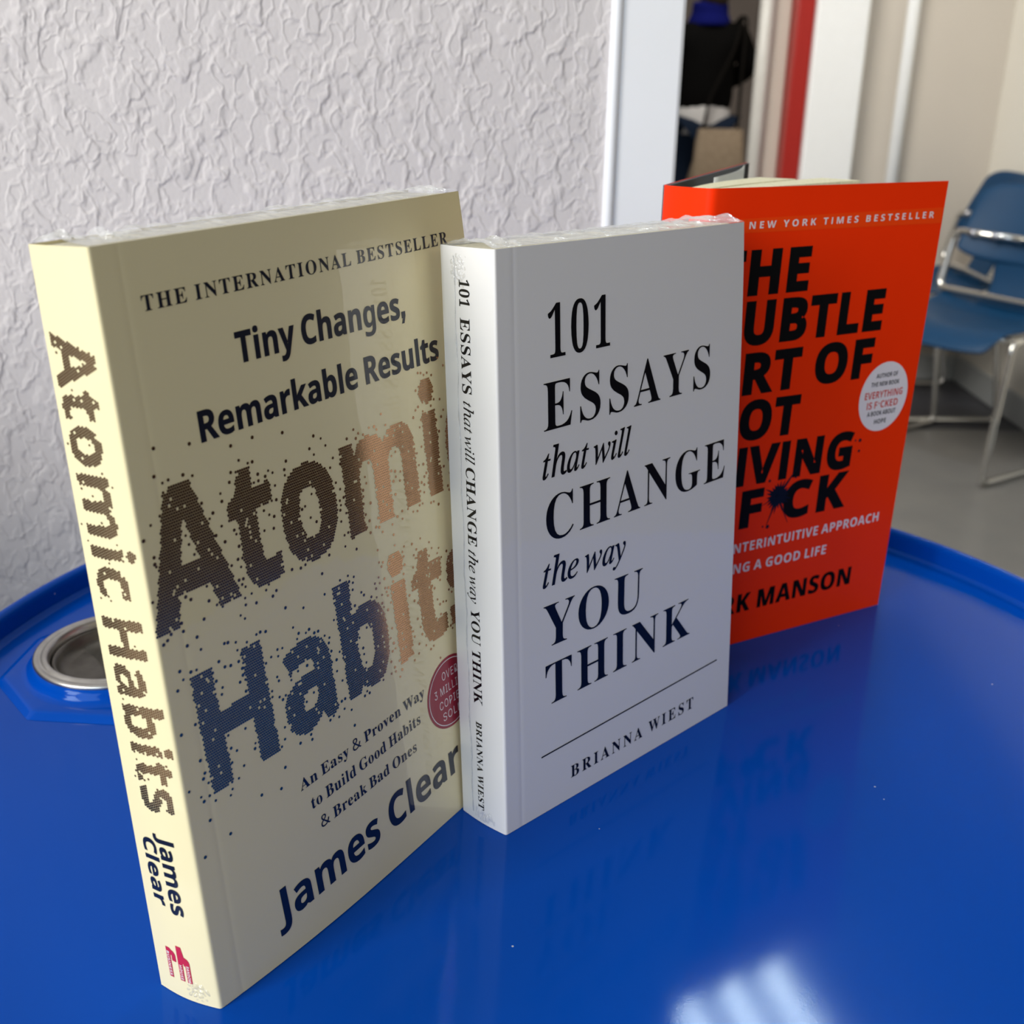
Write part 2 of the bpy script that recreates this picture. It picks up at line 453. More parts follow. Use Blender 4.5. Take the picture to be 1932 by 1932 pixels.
Ia 342 50,-8,26,-3,8,10,-3,33,-7,64,-4,101,4,138,18,175,38,211,62,244,90,274,121,298,152,312,183,316,208,312,224,300,232,280,241,309,292,309,231,90,222,44,224,37,233,35,252,46,282,80,291,72,256,27,224,1,195,-8,180,-5,171,6,168,23,174,57,191,118,154,62,119,23,97,6,74,-5|82,33,98,37,116,48,134,65,152,87,185,141,199,171,210,201,217,230,219,257,215,280,204,294,185,299,164,295,143,284,124,266,96,226,74,175,58,122,53,73,56,51,66,37
Ie 288 89,-7,62,-4,39,6,21,21,7,42,-1,68,-4,99,-1,131,9,165,25,199,46,231,72,259,101,283,132,302,164,313,195,316,222,313,242,303,254,287,258,266,252,239,236,213,208,189,170,169,121,153,61,142,57,118,56,98,59,72,66,52,79,37,96,28,119,26,151,32,185,50,221,81,231,71,198,36,165,12,128,-2|64,158,106,167,140,180,168,199,188,221,200,245,204,271,201,286,193,295,180,298,159,294,137,280,115,258,95,230,78,196
Ih 403 304,-7,279,-2,260,11,247,33,243,60,246,99,256,151,271,221,279,257,281,283,278,305,268,319,251,323,225,317,199,300,173,272,150,238,134,204,124,172,87,0,25,0,112,415,118,451,113,468,97,479,71,482,66,482,72,510,195,510,169,387,156,331,142,275,150,275,188,326,230,356,274,366,300,363,320,354,334,339,343,318,346,291,343,262,334,218,316,138,310,101,308,68,310,50,318,39,331,36,352,39,374,51,386,32,358,10,331,-2
Ii 178 122,394,110,396,98,404,91,415,88,428,91,441,98,452,110,460,122,463,135,460,147,452,155,441,157,428,155,414,147,403,136,396|33,-8,15,-4,4,8,0,29,3,53,11,86,55,241,58,254,60,264,57,275,50,282,37,286,17,287,20,299,65,305,96,310,124,316,129,314,131,308,130,303,128,296,63,79,58,52,61,37,72,32,87,38,106,55,130,84,140,74,102,28,67,1
Il 173 32,-7,18,-5,7,2,0,12,-2,26,2,54,13,99,98,412,101,433,99,446,92,453,79,457,58,459,60,471,104,476,134,482,163,487,170,485,171,481,168,465,62,84,56,50,59,38,68,34,90,46,122,82,133,72,105,37,77,12,52,-3
It 187 33,-8,15,-4,4,7,1,26,2,44,7,62,66,283,19,283,22,297,63,313,100,344,136,392,151,392,126,304,183,304,177,283,120,283,66,78,60,45,63,34,72,31,93,43,124,79,134,68,99,26,66,0
Iw 446 48,-8,44,175,41,234,33,268,25,280,14,286,0,289,-3,289,-2,300,30,306,54,312,70,316,80,317,88,301,94,252,97,171,98,91,238,317,250,317,275,71,323,128,352,164,373,195,385,221,389,240,386,248,376,259,366,272,363,287,365,299,371,308,380,314,392,316,404,313,414,305,420,291,422,273,413,232,386,180,340,117,240,-8,230,-8,205,221,60,-8
Iy 270 -44,-153,-58,-151,-68,-145,-75,-136,-77,-125,-75,-114,-69,-106,-60,-100,-48,-98,-30,-103,-20,-107,-9,-109,9,-99,34,-69,79,-7,44,175,36,216,29,244,21,263,11,276,-4,284,-24,287,-22,299,8,303,32,310,62,316,73,302,85,258,100,179,123,57,173,138,200,186,213,213,217,233,213,249,201,260,190,268,186,276,184,288,186,299,192,308,202,314,214,316,228,313,239,304,247,291,249,273,244,241,231,203,208,158,175,102,133,35,86,-34,39,-94,-6,-137,-26,-149
S1 385 176,0,176,277,177,323,179,373,164,358,144,340,89,296,40,357,194,480,277,480,277,0
S3 385 164,-7,114,-4,68,5,26,19,26,105,57,92,90,82,123,76,153,74,186,76,211,82,229,93,241,107,249,125,251,146,249,164,241,180,227,192,206,200,176,206,136,208,99,208,99,285,136,285,175,288,204,294,223,304,235,317,242,332,244,350,240,373,228,390,207,401,175,404,143,401,116,393,73,369,26,439,57,458,92,473,134,483,183,486,229,483,268,473,300,456,324,434,338,406,343,372,340,341,330,315,313,293,280,268,240,253,240,251,275,244,304,232,327,216,344,195,354,169,357,140,352,100,337,65,321,44,300,27,274,12,225,-2
SA 464 0,0,169,482,293,482,463,0,354,0,319,114,144,114,109,0|170,199,295,199,259,311,251,340,240,375,232,407,223,374,212,336,204,311
SB 452 60,0,60,480,210,480,268,477,317,468,355,453,382,430,398,399,404,358,399,320,384,289,370,272,352,261,330,255,330,251,353,245,373,234,391,220,404,199,413,173,416,139,410,99,395,65,369,37,333,16,291,4,240,0|162,289,221,289,258,293,282,304,295,321,300,345,297,361,291,374,279,384,253,393,216,396,162,396|162,84,228,84,256,86,277,92,292,102,306,122,310,149,306,173,292,192,266,205,225,209,162,209
SC 428 255,-7,208,-3,168,7,133,24,103,47,80,76,62,110,49,149,41,192,39,239,42,286,51,328,65,367,85,402,111,431,141,455,177,472,218,483,264,486,300,484,335,477,371,467,404,453,371,370,317,392,290,399,264,402,228,397,198,382,175,358,157,325,147,285,144,238,147,191,156,152,172,120,195,97,226,83,264,78,293,80,323,85,386,103,386,18,355,7,324,-1,291,-5
SD 497 60,0,60,480,211,480,259,477,302,468,342,453,376,432,404,406,427,374,444,336,455,293,458,244,450,170,427,109,389,61,337,27,273,7,196,0|162,84,206,84,258,90,300,109,329,141,347,185,353,242,349,290,337,329,318,359,291,380,257,392,216,396,162,396
SE 377 60,0,60,480,336,480,336,396,162,396,162,291,324,291,324,208,162,208,162,84,336,84,336,0
SF 369 60,0,60,480,335,480,335,396,161,396,161,273,323,273,323,189,161,189,161,0
SG 487 262,-7,196,0,141,21,97,56,65,105,45,166,39,240,42,288,52,332,68,371,91,405,119,433,153,456,193,473,238,483,289,486,327,484,365,478,400,469,432,457,398,375,348,394,319,400,289,402,247,397,212,381,183,357,162,325,148,285,144,238,147,194,156,155,173,123,197,98,217,87,241,80,269,78,305,80,333,85,333,185,242,185,242,269,433,269,433,21,354,1,311,-5
SH 514 60,0,60,480,162,480,162,291,352,291,352,480,453,480,453,0,352,0,352,207,162,207,162,0
SI 262 21,0,21,58,80,85,80,395,21,422,21,480,240,480,240,422,181,395,181,85,240,58,240,0
SJ 223 10,-141,-24,-139,-50,-134,-50,-49,-27,-54,-2,-56,15,-54,30,-49,43,-39,52,-24,58,-1,60,30,60,480,162,480,162,31,157,-25,143,-69,128,-92,110,-110,89,-124,52,-137
SK 446 60,0,60,480,162,480,162,260,181,288,202,316,332,480,445,480,277,267,446,0,330,0,205,202,162,171,162,0
SL 380 60,0,60,480,162,480,162,84,357,84,357,0
SM 634 60,0,60,480,199,480,312,113,314,113,435,480,573,480,573,0,478,0,478,227,479,279,481,335,483,375,480,375,357,0,263,0,148,376,145,376,148,336,150,278,151,223,151,0
SN 546 60,0,60,480,189,480,397,120,399,120,396,187,394,253,394,480,486,480,486,0,357,0,148,363,145,363,149,294,151,226,151,0
SO 535 267,-7,218,-3,176,7,139,24,108,48,83,76,63,111,50,150,42,193,39,241,42,289,50,332,63,371,83,405,108,433,139,456,176,473,219,484,268,487,317,484,360,473,396,456,427,433,452,405,471,370,485,331,493,288,496,240,493,193,485,150,471,110,452,76,427,47,396,24,360,7,317,-3|267,79,307,83,338,98,361,122,376,154,386,194,389,240,386,287,376,327,361,359,338,383,307,398,268,402,229,398,198,383,175,359,159,327,149,287,146,240,149,194,159,154,175,122,198,98,229,83
SP 422 60,0,60,480,214,480,270,475,315,462,349,440,373,410,387,373,392,330,387,289,374,252,360,229,340,209,316,193,286,180,249,173,206,171,162,171,162,0|162,254,195,254,234,258,264,271,278,285,286,303,289,326,286,352,276,371,260,385,237,393,208,396,162,396
SR 444 60,0,60,480,200,480,260,476,308,464,345,444,371,416,386,380,392,336,388,305,379,278,365,256,346,237,325,221,302,209,443,0,330,0,216,184,162,184,162,0|162,267,195,267,238,271,267,283,279,296,286,313,289,333,286,354,278,370,266,382,236,393,193,396,162,396
SS 370 167,-7,118,-4,73,6,31,22,31,117,102,90,138,80,175,77,207,81,228,92,240,108,244,128,241,145,232,160,217,172,187,189,150,207,114,225,77,253,61,272,48,293,39,319,36,350,41,390,56,423,80,450,113,470,152,482,199,486,235,484,270,478,341,453,308,373,249,394,223,400,195,402,170,398,151,388,140,373,136,353,138,337,146,324,158,313,187,296,226,277,260,259,289,241,312,220,329,196,340,168,343,133,338,93,323,59,297,31,262,10,219,-2
ST 389 144,0,144,395,13,395,13,480,375,480,375,395,245,395,245,0
SU 508 252,-7,193,-1,145,15,107,42,79,78,63,121,57,171,57,480,158,480,158,186,161,151,169,123,183,103,201,89,225,81,255,79,285,81,309,90,327,105,339,126,347,153,349,187,349,480,451,480,451,169,445,122,429,80,412,55,390,34,363,16,331,4,294,-4
SV 437 163,0,0,480,103,480,193,194,200,167,211,125,218,89,225,125,236,167,243,194,334,480,437,480,273,0
SW 650 122,0,0,480,100,480,161,218,170,179,179,132,185,92,191,132,199,177,207,211,277,480,373,480,443,211,450,177,459,132,465,92,471,132,480,179,488,218,549,480,649,480,527,0,412,0,347,252,342,274,335,306,328,339,324,364,321,339,314,307,308,274,302,251,238,0
SY 420 159,0,159,183,0,480,110,480,210,282,310,480,419,480,260,187,260,0
Sa 406 142,-7,111,-4,84,6,60,22,43,44,32,73,28,109,33,145,46,174,69,196,101,212,142,222,192,226,256,228,256,244,252,269,241,287,223,297,199,300,172,298,146,292,95,273,62,341,94,355,128,365,165,372,203,374,248,371,286,360,316,342,338,317,351,285,355,244,355,0,285,0,266,50,263,50,239,24,214,7,183,-3|179,66,209,71,234,86,246,100,253,118,256,140,256,170,217,169,176,164,150,151,136,132,131,109,134,89,144,76,160,69
Sb 426 254,-7,218,-3,190,8,169,23,152,40,146,40,129,0,52,0,52,510,152,510,152,392,151,351,148,319,152,319,170,340,192,358,221,369,257,373,295,368,328,352,357,325,378,288,391,241,395,184,391,126,378,79,356,42,327,15,293,-1|226,75,245,78,261,87,275,103,288,138,293,185,288,232,274,266,261,281,244,290,224,293,201,291,183,283,170,269,157,239,152,195,152,185,156,138,168,103,182,87,201,78
Sc 346 201,-7,151,-2,109,13,75,39,50,75,35,122,30,181,33,223,40,260,53,291,70,317,91,337,117,353,160,368,210,373,245,372,276,366,324,349,295,271,251,287,210,293,182,288,160,275,145,253,135,222,132,182,135,148,141,121,153,101,168,86,187,77,210,75,240,77,266,83,290,93,313,106,313,21,290,8,265,0,236,-5
Se 397 218,-7,166,-2,121,14,95,30,73,50,54,76,41,106,33,141,30,181,33,221,40,257,52,288,69,314,89,335,113,352,155,368,203,373,251,369,291,354,324,330,348,297,363,256,368,207,368,158,132,158,135,132,143,110,157,92,175,79,197,71,223,68,257,70,287,75,317,84,347,97,347,19,320,8,290,0,257,-5|134,225,274,225,269,256,257,280,243,293,226,300,204,302,178,298,156,283,141,259
Sg 426 189,-161,117,-156,84,-150,52,-140,52,-60,98,-75,146,-85,195,-88,223,-85,245,-75,260,-58,270,-35,273,-5,273,3,274,26,275,48,273,48,252,23,228,6,200,-4,169,-7,128,-1,94,16,67,43,46,81,34,127,30,183,34,238,47,285,68,323,96,351,131,368,171,373,213,367,249,350,277,320,280,320,288,367,373,367,373,-1,368,-49,352,-89,326,-120,291,-143,245,-157|204,72,227,74,246,82,261,94,271,112,277,137,279,170,279,182,277,218,271,246,261,267,247,281,227,289,203,292,177,288,158,274,144,252,135,221,132,181,135,142,144,111,158,89,178,76
Sh 442 52,0,52,510,152,510,152,406,151,355,148,320,153,320,173,344,198,361,227,370,259,373,296,370,328,359,355,342,375,316,387,282,391,239,391,0,291,0,291,214,288,243,281,265,270,281,253,290,232,293,205,290,184,280,170,262,157,224,152,173,152,0
Si 205 103,412,82,415,64,423,52,438,48,461,52,485,64,500,82,508,103,510,123,508,141,500,153,485,157,461,153,438,141,423,123,415|52,0,52,367,152,367,152,0
Sk 417 52,0,52,510,152,510,152,282,151,241,147,199,148,199,169,228,192,255,295,367,408,367,262,208,416,0,301,0,195,148,152,114,152,0
Sl 205 52,0,52,510,152,510,152,0
Sm 660 52,0,52,367,129,367,142,320,148,320,168,344,194,361,224,370,255,373,292,370,323,360,348,344,366,320,375,320,395,344,421,361,452,370,483,373,521,370,553,359,577,342,595,316,606,282,609,239,609,0,509,0,509,214,507,243,500,265,489,281,474,290,454,293,430,290,411,281,398,265,385,231,381,184,381,0,281,0,281,214,279,243,272,265,261,281,245,290,226,293,201,290,182,280,168,262,156,224,152,173,152,0
Sn 442 52,0,52,367,129,367,142,320,148,320,168,344,196,361,227,370,261,373,297,370,329,359,355,342,375,316,387,282,391,239,391,0,291,0,291,214,287,249,277,274,265,285,250,291,232,293,204,290,184,280,169,262,157,224,152,173,152,0
So 416 207,-7,174,-4,144,3,116,15,91,32,70,54,53,80,40,111,33,145,30,184,36,240,51,287,78,324,114,352,157,368,209,373,242,371,272,364,300,351,325,334,346,313,363,287,375,257,383,223,385,184,380,128,364,81,337,43,302,15,258,-1|208,74,232,77,251,86,266,102,279,136,283,184,279,232,266,266,251,281,232,290,208,293,184,290,164,281,150,266,137,232,132,184,137,136,150,102,164,86,184,77
Sr 305 52,0,52,367,128,367,143,305,148,305,167,331,192,353,222,368,257,373,275,373,291,371,283,277,270,279,254,280,229,278,205,271,184,259,167,242,156,218,152,187,152,0
Ss 334 152,-7,86,-2,58,5,31,15,31,97,95,75,127,69,155,66,180,69,197,75,206,85,210,98,204,115,183,132,130,156,74,185,55,201,41,220,33,243,30,271,35,303,48,328,70,348,99,362,134,371,175,373,209,372,240,367,272,358,304,345,274,273,223,292,199,298,174,300,149,297,135,289,130,275,135,260,157,244,206,223,261,196,281,181,296,162,305,139,308,109,304,75,291,46,269,23,238,7,199,-3
St 292 178,-7,147,-4,119,4,96,19,78,41,67,73,63,115,63,291,15,291,15,334,71,367,99,445,163,445,163,367,266,367,266,291,163,291,163,115,166,97,175,84,189,76,207,73,239,77,270,85,270,10,230,-2
Su 442 181,-7,144,-3,112,7,86,25,66,51,54,85,50,128,50,367,150,367,150,152,154,118,165,93,176,82,191,75,210,73,237,77,258,87,272,104,285,142,289,194,289,367,389,367,389,0,312,0,299,47,293,47,273,23,245,6,214,-4
Sy 383 74,-161,45,-160,23,-156,23,-77,41,-79,62,-81,91,-76,112,-61,129,-40,140,-15,146,3,0,367,109,367,179,161,187,130,191,97,193,97,198,130,207,161,275,367,382,367,227,-47,211,-82,191,-110,166,-133,138,-148,107,-158
R# 440 242,0,326,509,377,509,294,0|10,140,19,192,400,192,391,140|64,0,147,509,198,509,115,0|40,316,49,368,429,368,421,316
R& 448 197,-7,150,-2,110,12,78,34,54,62,39,96,34,133,37,163,47,189,63,213,85,235,140,279,216,335,237,352,255,375,260,389,262,405,258,427,245,445,226,457,201,461,184,459,168,453,155,444,145,431,139,416,137,399,139,380,145,363,169,327,204,284,438,0,364,0,171,231,121,293,102,319,87,344,78,370,75,398,79,430,91,458,109,481,134,499,165,510,200,513,235,510,266,499,290,482,308,459,320,433,324,404,322,382,315,362,305,342,291,325,256,293,154,217,128,195,110,174,100,154,97,131,100,108,109,87,124,70,143,57,166,49,193,46,223,50,251,59,278,75,301,95,321,121,336,151,346,186,349,224,408,224,405,180,397,144,385,115,371,92,345,62,333,47,305,23,271,7,234,-3
R1 453 76,0,76,55,391,55,391,0|276,509,276,0,212,0,212,448,209,448,86,358,86,427,198,509
R3 453 218,-7,173,-3,133,10,98,30,70,57,52,91,44,132,109,132,115,107,126,87,144,71,165,59,191,52,219,50,248,53,275,61,297,74,315,93,325,116,329,145,326,172,316,196,299,217,275,234,242,244,201,248,157,248,157,299,288,448,288,452,70,452,70,509,372,509,372,461,211,278,211,289,247,290,279,286,308,276,333,262,354,244,371,222,387,186,393,145,390,116,383,90,370,66,344,36,309,12,266,-2
RA 480 16,0,201,509,276,509,463,0,395,0,287,302,264,372,232,478,245,478,213,371,191,302,85,0|110,142,110,199,370,199,370,142
RB 456 60,0,60,509,241,509,289,504,329,491,359,469,381,442,394,410,398,374,395,344,387,320,373,301,356,286,336,275,315,267,315,262,339,257,363,245,385,227,402,203,414,173,418,136,413,100,400,67,377,39,344,18,301,4,247,0|125,57,245,57,281,60,309,67,330,80,344,96,353,115,355,137,352,161,342,184,327,203,306,218,279,228,248,231,125,231|125,285,238,285,265,288,288,296,308,309,323,326,333,348,336,372,333,393,326,412,313,429,294,442,270,449,240,452,125,452
RC 510 267,-7,225,-3,186,7,150,25,119,49,92,79,70,115,53,157,44,203,40,254,44,305,53,352,70,393,92,429,119,459,150,484,186,501,225,512,267,516,305,513,340,504,373,490,402,471,427,447,448,418,463,385,473,348,408,348,401,373,389,395,375,413,357,428,337,440,315,449,292,454,267,456,237,453,209,445,184,432,161,414,141,391,125,364,113,332,106,295,103,254,106,213,113,177,125,145,141,117,161,94,184,76,210,63,237,56,267,53,292,55,315,60,337,69,357,81,375,96,389,114,401,136,408,160,473,160,463,124,448,91,428,62,402,38,373,19,341,5,305,-4
RD 502 219,0,96,0,96,57,215,57,254,60,288,68,318,81,343,99,363,122,379,149,394,198,399,255,394,312,379,361,364,388,344,410,320,428,291,441,258,449,221,452,93,452,93,509,225,509,273,505,315,495,353,478,385,455,412,426,433,391,449,351,458,306,462,255,458,205,449,159,433,119,411,83,384,54,351,31,312,14,268,3|125,509,125,0,60,0,60,509
RE 419 60,0,60,509,372,509,372,452,125,452,125,286,355,286,355,229,125,229,125,57,375,57,375,0
RF 410 60,0,60,509,369,509,369,452,125,452,125,278,346,278,346,221,125,221,125,0
RG 520 269,-7,225,-3,185,7,149,25,118,49,91,79,69,116,53,157,43,203,40,254,43,305,53,352,69,393,91,429,117,459,149,484,184,501,223,512,265,516,304,513,340,504,374,489,403,469,429,445,449,416,465,384,474,349,408,349,399,372,387,393,373,411,356,427,337,439,315,448,291,454,265,456,236,453,209,445,183,432,160,414,141,392,125,364,113,332,106,295,103,254,106,213,113,177,125,145,141,117,161,95,184,76,210,63,238,56,269,53,309,57,345,71,374,93,396,123,410,160,415,202,434,199,283,199,283,256,478,256,478,200,475,160,466,124,451,91,431,62,406,38,377,19,344,5,308,-4
RH 517 60,0,60,509,125,509,125,289,392,289,392,509,457,509,457,0,392,0,392,232,125,232,125,0
RI 301 31,0,31,57,118,57,118,452,31,452,31,509,269,509,269,452,183,452,183,57,269,57,269,0
RK 467 104,145,104,216,139,261,174,303,212,344,364,509,448,509,231,276,228,276|60,0,60,509,125,509,125,334,124,225,125,193,125,0|372,0,188,259,228,309,449,0
RL 393 60,0,60,509,125,509,125,57,361,57,361,0
RM 628 60,0,60,509,152,509,277,187,287,159,299,123,311,84,322,49,307,49,318,83,330,121,342,158,352,187,476,509,568,509,568,0,504,0,504,291,504,327,505,369,506,413,507,457,513,457,498,409,482,363,467,322,456,291,342,0,286,0,170,291,159,321,145,361,129,408,112,457,119,457,120,416,121,372,122,328,122,291,122,0
RN 523 60,0,60,509,136,509,343,183,363,151,388,107,414,55,405,54,401,108,399,157,399,195,399,509,463,509,463,0,387,0,202,290,177,331,148,381,108,452,119,454,122,384,124,328,125,291,125,0
RO 533 267,-7,225,-3,186,7,150,25,119,49,92,79,70,115,53,157,44,203,40,254,44,305,53,352,70,393,92,429,119,459,150,484,186,501,225,512,267,516,309,512,348,501,384,484,415,459,442,429,464,393,480,352,490,305,493,254,490,203,480,157,464,115,442,79,415,49,384,25,348,7,309,-3|267,53,296,55,324,63,349,76,372,94,392,116,408,144,420,176,428,213,430,254,428,295,420,332,408,365,392,392,372,415,349,433,324,446,296,453,267,456,237,453,210,445,184,433,161,415,142,392,125,364,113,332,106,295,103,254,106,213,113,176,125,144,142,117,161,94,184,76,210,63,237,55
RP 445 60,0,60,509,235,509,272,506,305,499,332,487,356,471,375,452,390,430,404,391,409,348,404,304,390,265,375,243,356,223,332,207,305,195,272,188,235,186,109,186,109,242,233,242,269,246,297,256,318,272,333,294,342,319,344,348,342,376,333,402,318,423,297,439,268,449,232,452,125,452,125,0
RR 449 60,0,60,509,236,509,290,504,333,489,356,473,376,455,390,433,405,395,409,352,405,309,390,271,376,250,356,232,333,217,289,203,236,198,96,198,96,255,234,255,269,258,298,267,319,281,334,300,342,324,345,352,342,380,334,405,319,425,298,440,269,449,233,452,125,452,125,0|353,0,230,229,303,229,428,0
RS 447 224,-9,172,-4,128,9,91,31,64,60,46,96,38,137,104,137,110,110,123,88,142,71,166,59,194,52,224,49,257,52,286,60,311,74,329,92,341,114,346,139,342,161,332,179,316,193,296,205,245,222,184,239,145,253,112,269,86,289,67,313,56,341,52,372,54,400,62,425,75,448,102,476,138,498,180,511,227,516,275,511,316,498,351,476,377,449,394,415,401,378,337,378,332,402,320,421,302,437,280,449,254,456,225,459,194,456,167,448,145,435,129,418,118,398,115,376,119,352,131,334,148,319,169,308,212,293,264,279,312,264,336,252,359,238,379,220,395,198,405,171,408,139,403,99,386,64,360,34,323,11,278,-4
RT 449 32,452,32,509,417,509,417,452,257,452,257,0,193,0,193,452
RU 517 259,-8,220,-6,186,2,154,15,126,33,103,55,85,80,71,108,63,140,60,173,60,509,124,509,124,178,128,144,141,113,160,87,187,68,220,56,259,52,298,56,331,68,357,87,377,113,389,144,393,178,393,509,457,509,457,173,454,140,446,108,433,80,414,55,391,33,363,15,332,2,297,-6
RV 480 204,0,16,509,84,509,192,206,215,137,248,31,235,31,267,138,290,206,395,509,463,509,278,0
RW 686 155,0,16,509,82,509,163,196,175,145,187,94,197,40,189,40,200,94,211,145,224,196,306,509,380,509,462,196,474,145,486,94,497,40,488,40,499,94,510,145,523,196,603,509,670,509,530,0,455,0,368,323,351,391,336,475,350,475,335,395,318,323,230,0
RY 472 203,0,203,208,16,509,91,509,192,344,222,292,250,230,224,230,251,293,280,344,381,509,455,509,268,208,268,0
"""
load_glyphs()

# ------------------------------------------------------------------ setting
# wall behind the drum
PHI = math.radians(12.0)
dW = Vector((math.cos(PHI), math.sin(PHI), 0))
nW = Vector((-math.sin(PHI), math.cos(PHI), 0))     # away from the camera
W0 = nW * 0.698
s_end = (Vector((0.0603, 0.7266, 0)) - W0).dot(dW)  # where the paper ends


def wall_frame():
    m = Matrix((dW, nW, Vector((0, 0, 1)))).transposed().to_4x4()
    m.translation = W0
    return m


m_wall = mat('embossed_wallpaper', (0.655, 0.615, 0.605), 0.75, spec=0.25)
nt, b, N, L = nodes_of(m_wall)
tc = N('ShaderNodeTexCoord')
mp = N('ShaderNodeMapping')
mp.inputs['Rotation'].default_value = (0, math.radians(38), 0)
mp.inputs['Scale'].default_value = (1.25, 1.0, 0.85)
L(tc.outputs['Object'], mp.inputs['Vector'])
wn = N('ShaderNodeTexNoise')
wn.inputs['Scale'].default_value = 70
wn.inputs['Detail'].default_value = 2
L(mp.outputs[0], wn.inputs['Vector'])
wadd = N('ShaderNodeMixRGB')
wadd.blend_type = 'LINEAR_LIGHT'
wadd.inputs[0].default_value = 0.007
L(mp.outputs[0], wadd.inputs[1])
L(wn.outputs[1], wadd.inputs[2])


def terrace(scale, levels, sharp):
    n1 = N('ShaderNodeTexNoise')
    n1.inputs['Scale'].default_value = scale
    n1.inputs['Detail'].default_value = 1.5
    n1.inputs['Roughness'].default_value = 0.45
    L(wadd.outputs[0], n1.inputs['Vector'])
    mul = N('ShaderNodeMath')
    mul.operation = 'MULTIPLY'
    mul.inputs[1].default_value = levels
    L(n1.outputs[0], mul.inputs[0])
    fl = N('ShaderNodeMath')
    fl.operation = 'FLOOR'
    L(mul.outputs[0], fl.inputs[0])
    fr = N('ShaderNodeMath')
    fr.operation = 'FRACT'
    L(mul.outputs[0], fr.inputs[0])
    sm = N('ShaderNodeMapRange')
    sm.interpolation_type = 'SMOOTHSTEP'
    sm.inputs[1].default_value = 0.5 - sharp
    sm.inputs[2].default_value = 0.5 + sharp
    L(fr.outputs[0], sm.inputs[0])
    ad = N('ShaderNodeMath')
    L(fl.outputs[0], ad.inputs[0])
    L(sm.outputs[0], ad.inputs[1])
    return ad


def ridge(scale, width):
    n1 = N('ShaderNodeTexNoise')
    n1.inputs['Scale'].default_value = scale
    n1.inputs['Detail'].default_value = 2.0
    L(wadd.outputs[0], n1.inputs['Vector'])
    s = N('ShaderNodeMath')
    s.operation = 'SUBTRACT'
    s.inputs[1].default_value = 0.5
    L(n1.outputs[0], s.inputs[0])
    ab = N('ShaderNodeMath')
    ab.operation = 'ABSOLUTE'
    L(s.outputs[0], ab.inputs[0])
    mr = N('ShaderNodeMapRange')
    mr.interpolation_type = 'SMOOTHSTEP'
    mr.inputs[1].default_value = 0.0
    mr.inputs[2].default_value = width
    mr.inputs[3].default_value = 1.0
    mr.inputs[4].default_value = 0.0
    L(ab.outputs[0], mr.inputs[0])
    return mr


t1 = terrace(48, 4.5, 0.2)
r1 = ridge(60, 0.065)
hsum = N('ShaderNodeMath')
hsum.operation = 'MULTIPLY_ADD'
hsum.inputs[1].default_value = 0.55
L(r1.outputs[0], hsum.inputs[0])
L(t1.outputs[0], hsum.inputs[2])
fine = N('ShaderNodeTexNoise')
fine.inputs['Scale'].default_value = 420
L(tc.outputs['Object'], fine.inputs['Vector'])
hs2 = N('ShaderNodeMath')
hs2.operation = 'MULTIPLY_ADD'
hs2.inputs[1].default_value = 0.3
L(fine.outputs[0], hs2.inputs[0])
L(hsum.outputs[0], hs2.inputs[2])
bp = N('ShaderNodeBump')
bp.inputs['Strength'].default_value = 0.5
bp.inputs['Distance'].default_value = 0.0013
L(hs2.outputs[0], bp.inputs['Height'])
L(bp.outputs[0], b.inputs['Normal'])

m_paint = add_noise(mat('white_gloss_paint', (0.91, 0.92, 0.935), 0.35), 30, 0.4, (0.88, 0.89, 0.90))
m_cream = add_noise(mat('cream_lit_paint', (0.80, 0.765, 0.69), 0.8, spec=0.2), 3, 0.5, (0.77, 0.735, 0.66))  # lighter tone carries the light falling on the right wall
m_beige = add_noise(mat('beige_shaded_paint', (0.60, 0.545, 0.48), 0.8, spec=0.2), 3, 0.5, (0.56, 0.51, 0.45))  # darker tone puts the back wall's weaker light into its colour
m_grey = add_noise(mat('grey_corridor_paint', (0.62, 0.56, 0.52), 0.8, spec=0.2), 3, 0.5, (0.57, 0.52, 0.48))
m_dark = add_noise(mat('dark_brown_mirrored_wall', (0.022, 0.015, 0.011), 0.6, spec=0.2), 6, 0.6, (0.015, 0.011, 0.008))  # dark tone made for what the foil and covers mirror
m_ceil = add_noise(mat('ceiling_paint', (0.55, 0.54, 0.52), 0.9, spec=0.2), 4, 0.4, (0.52, 0.51, 0.49))
m_floor = add_noise(mat('grey_vinyl_floor', (0.185, 0.18, 0.172), 0.32, spec=0.35), 9, 0.7, (0.155, 0.152, 0.15))
m_floor2 = add_noise(mat('dark_grey_vinyl_floor', (0.055, 0.055, 0.066), 0.35, spec=0.35), 9, 0.6, (0.045, 0.045, 0.055))
m_red = add_noise(mat('red_gloss_paint', (0.36, 0.013, 0.008), 0.4), 20, 0.3, (0.33, 0.012, 0.008))

wl = box('wall_left', (-2.4, 0.0, 0.0), (s_end, 0.12, 2.8))
o = struct('wall_left', wl, m_wall, 'white wall with crinkled embossed texture behind the blue drum')
o.matrix_world = wall_frame()
# smooth white casing that closes the wall at the opening
bm = bmesh.new()
box_bm(bm, (s_end, -0.004, 0), (s_end + 0.0065, 0.124, 2.8), None, 0.0025)
box_bm(bm, (s_end + 0.0055, -0.001, 0), (s_end + 0.0475, 0.121, 2.8), None, 0.003)
o = struct('trim_1', bm_mesh('trim_1', bm), m_paint, 'smooth white casing at the end of the textured wall')
o.matrix_world = wall_frame()

# unseen waist-high block added left of the drum to shade the papered wall's foot
struct('wall_shade_added', box('wall_shade_added', (-1.1, 0.14, 0), (-0.52, 0.62, 1.06), None, 0.004), m_beige)

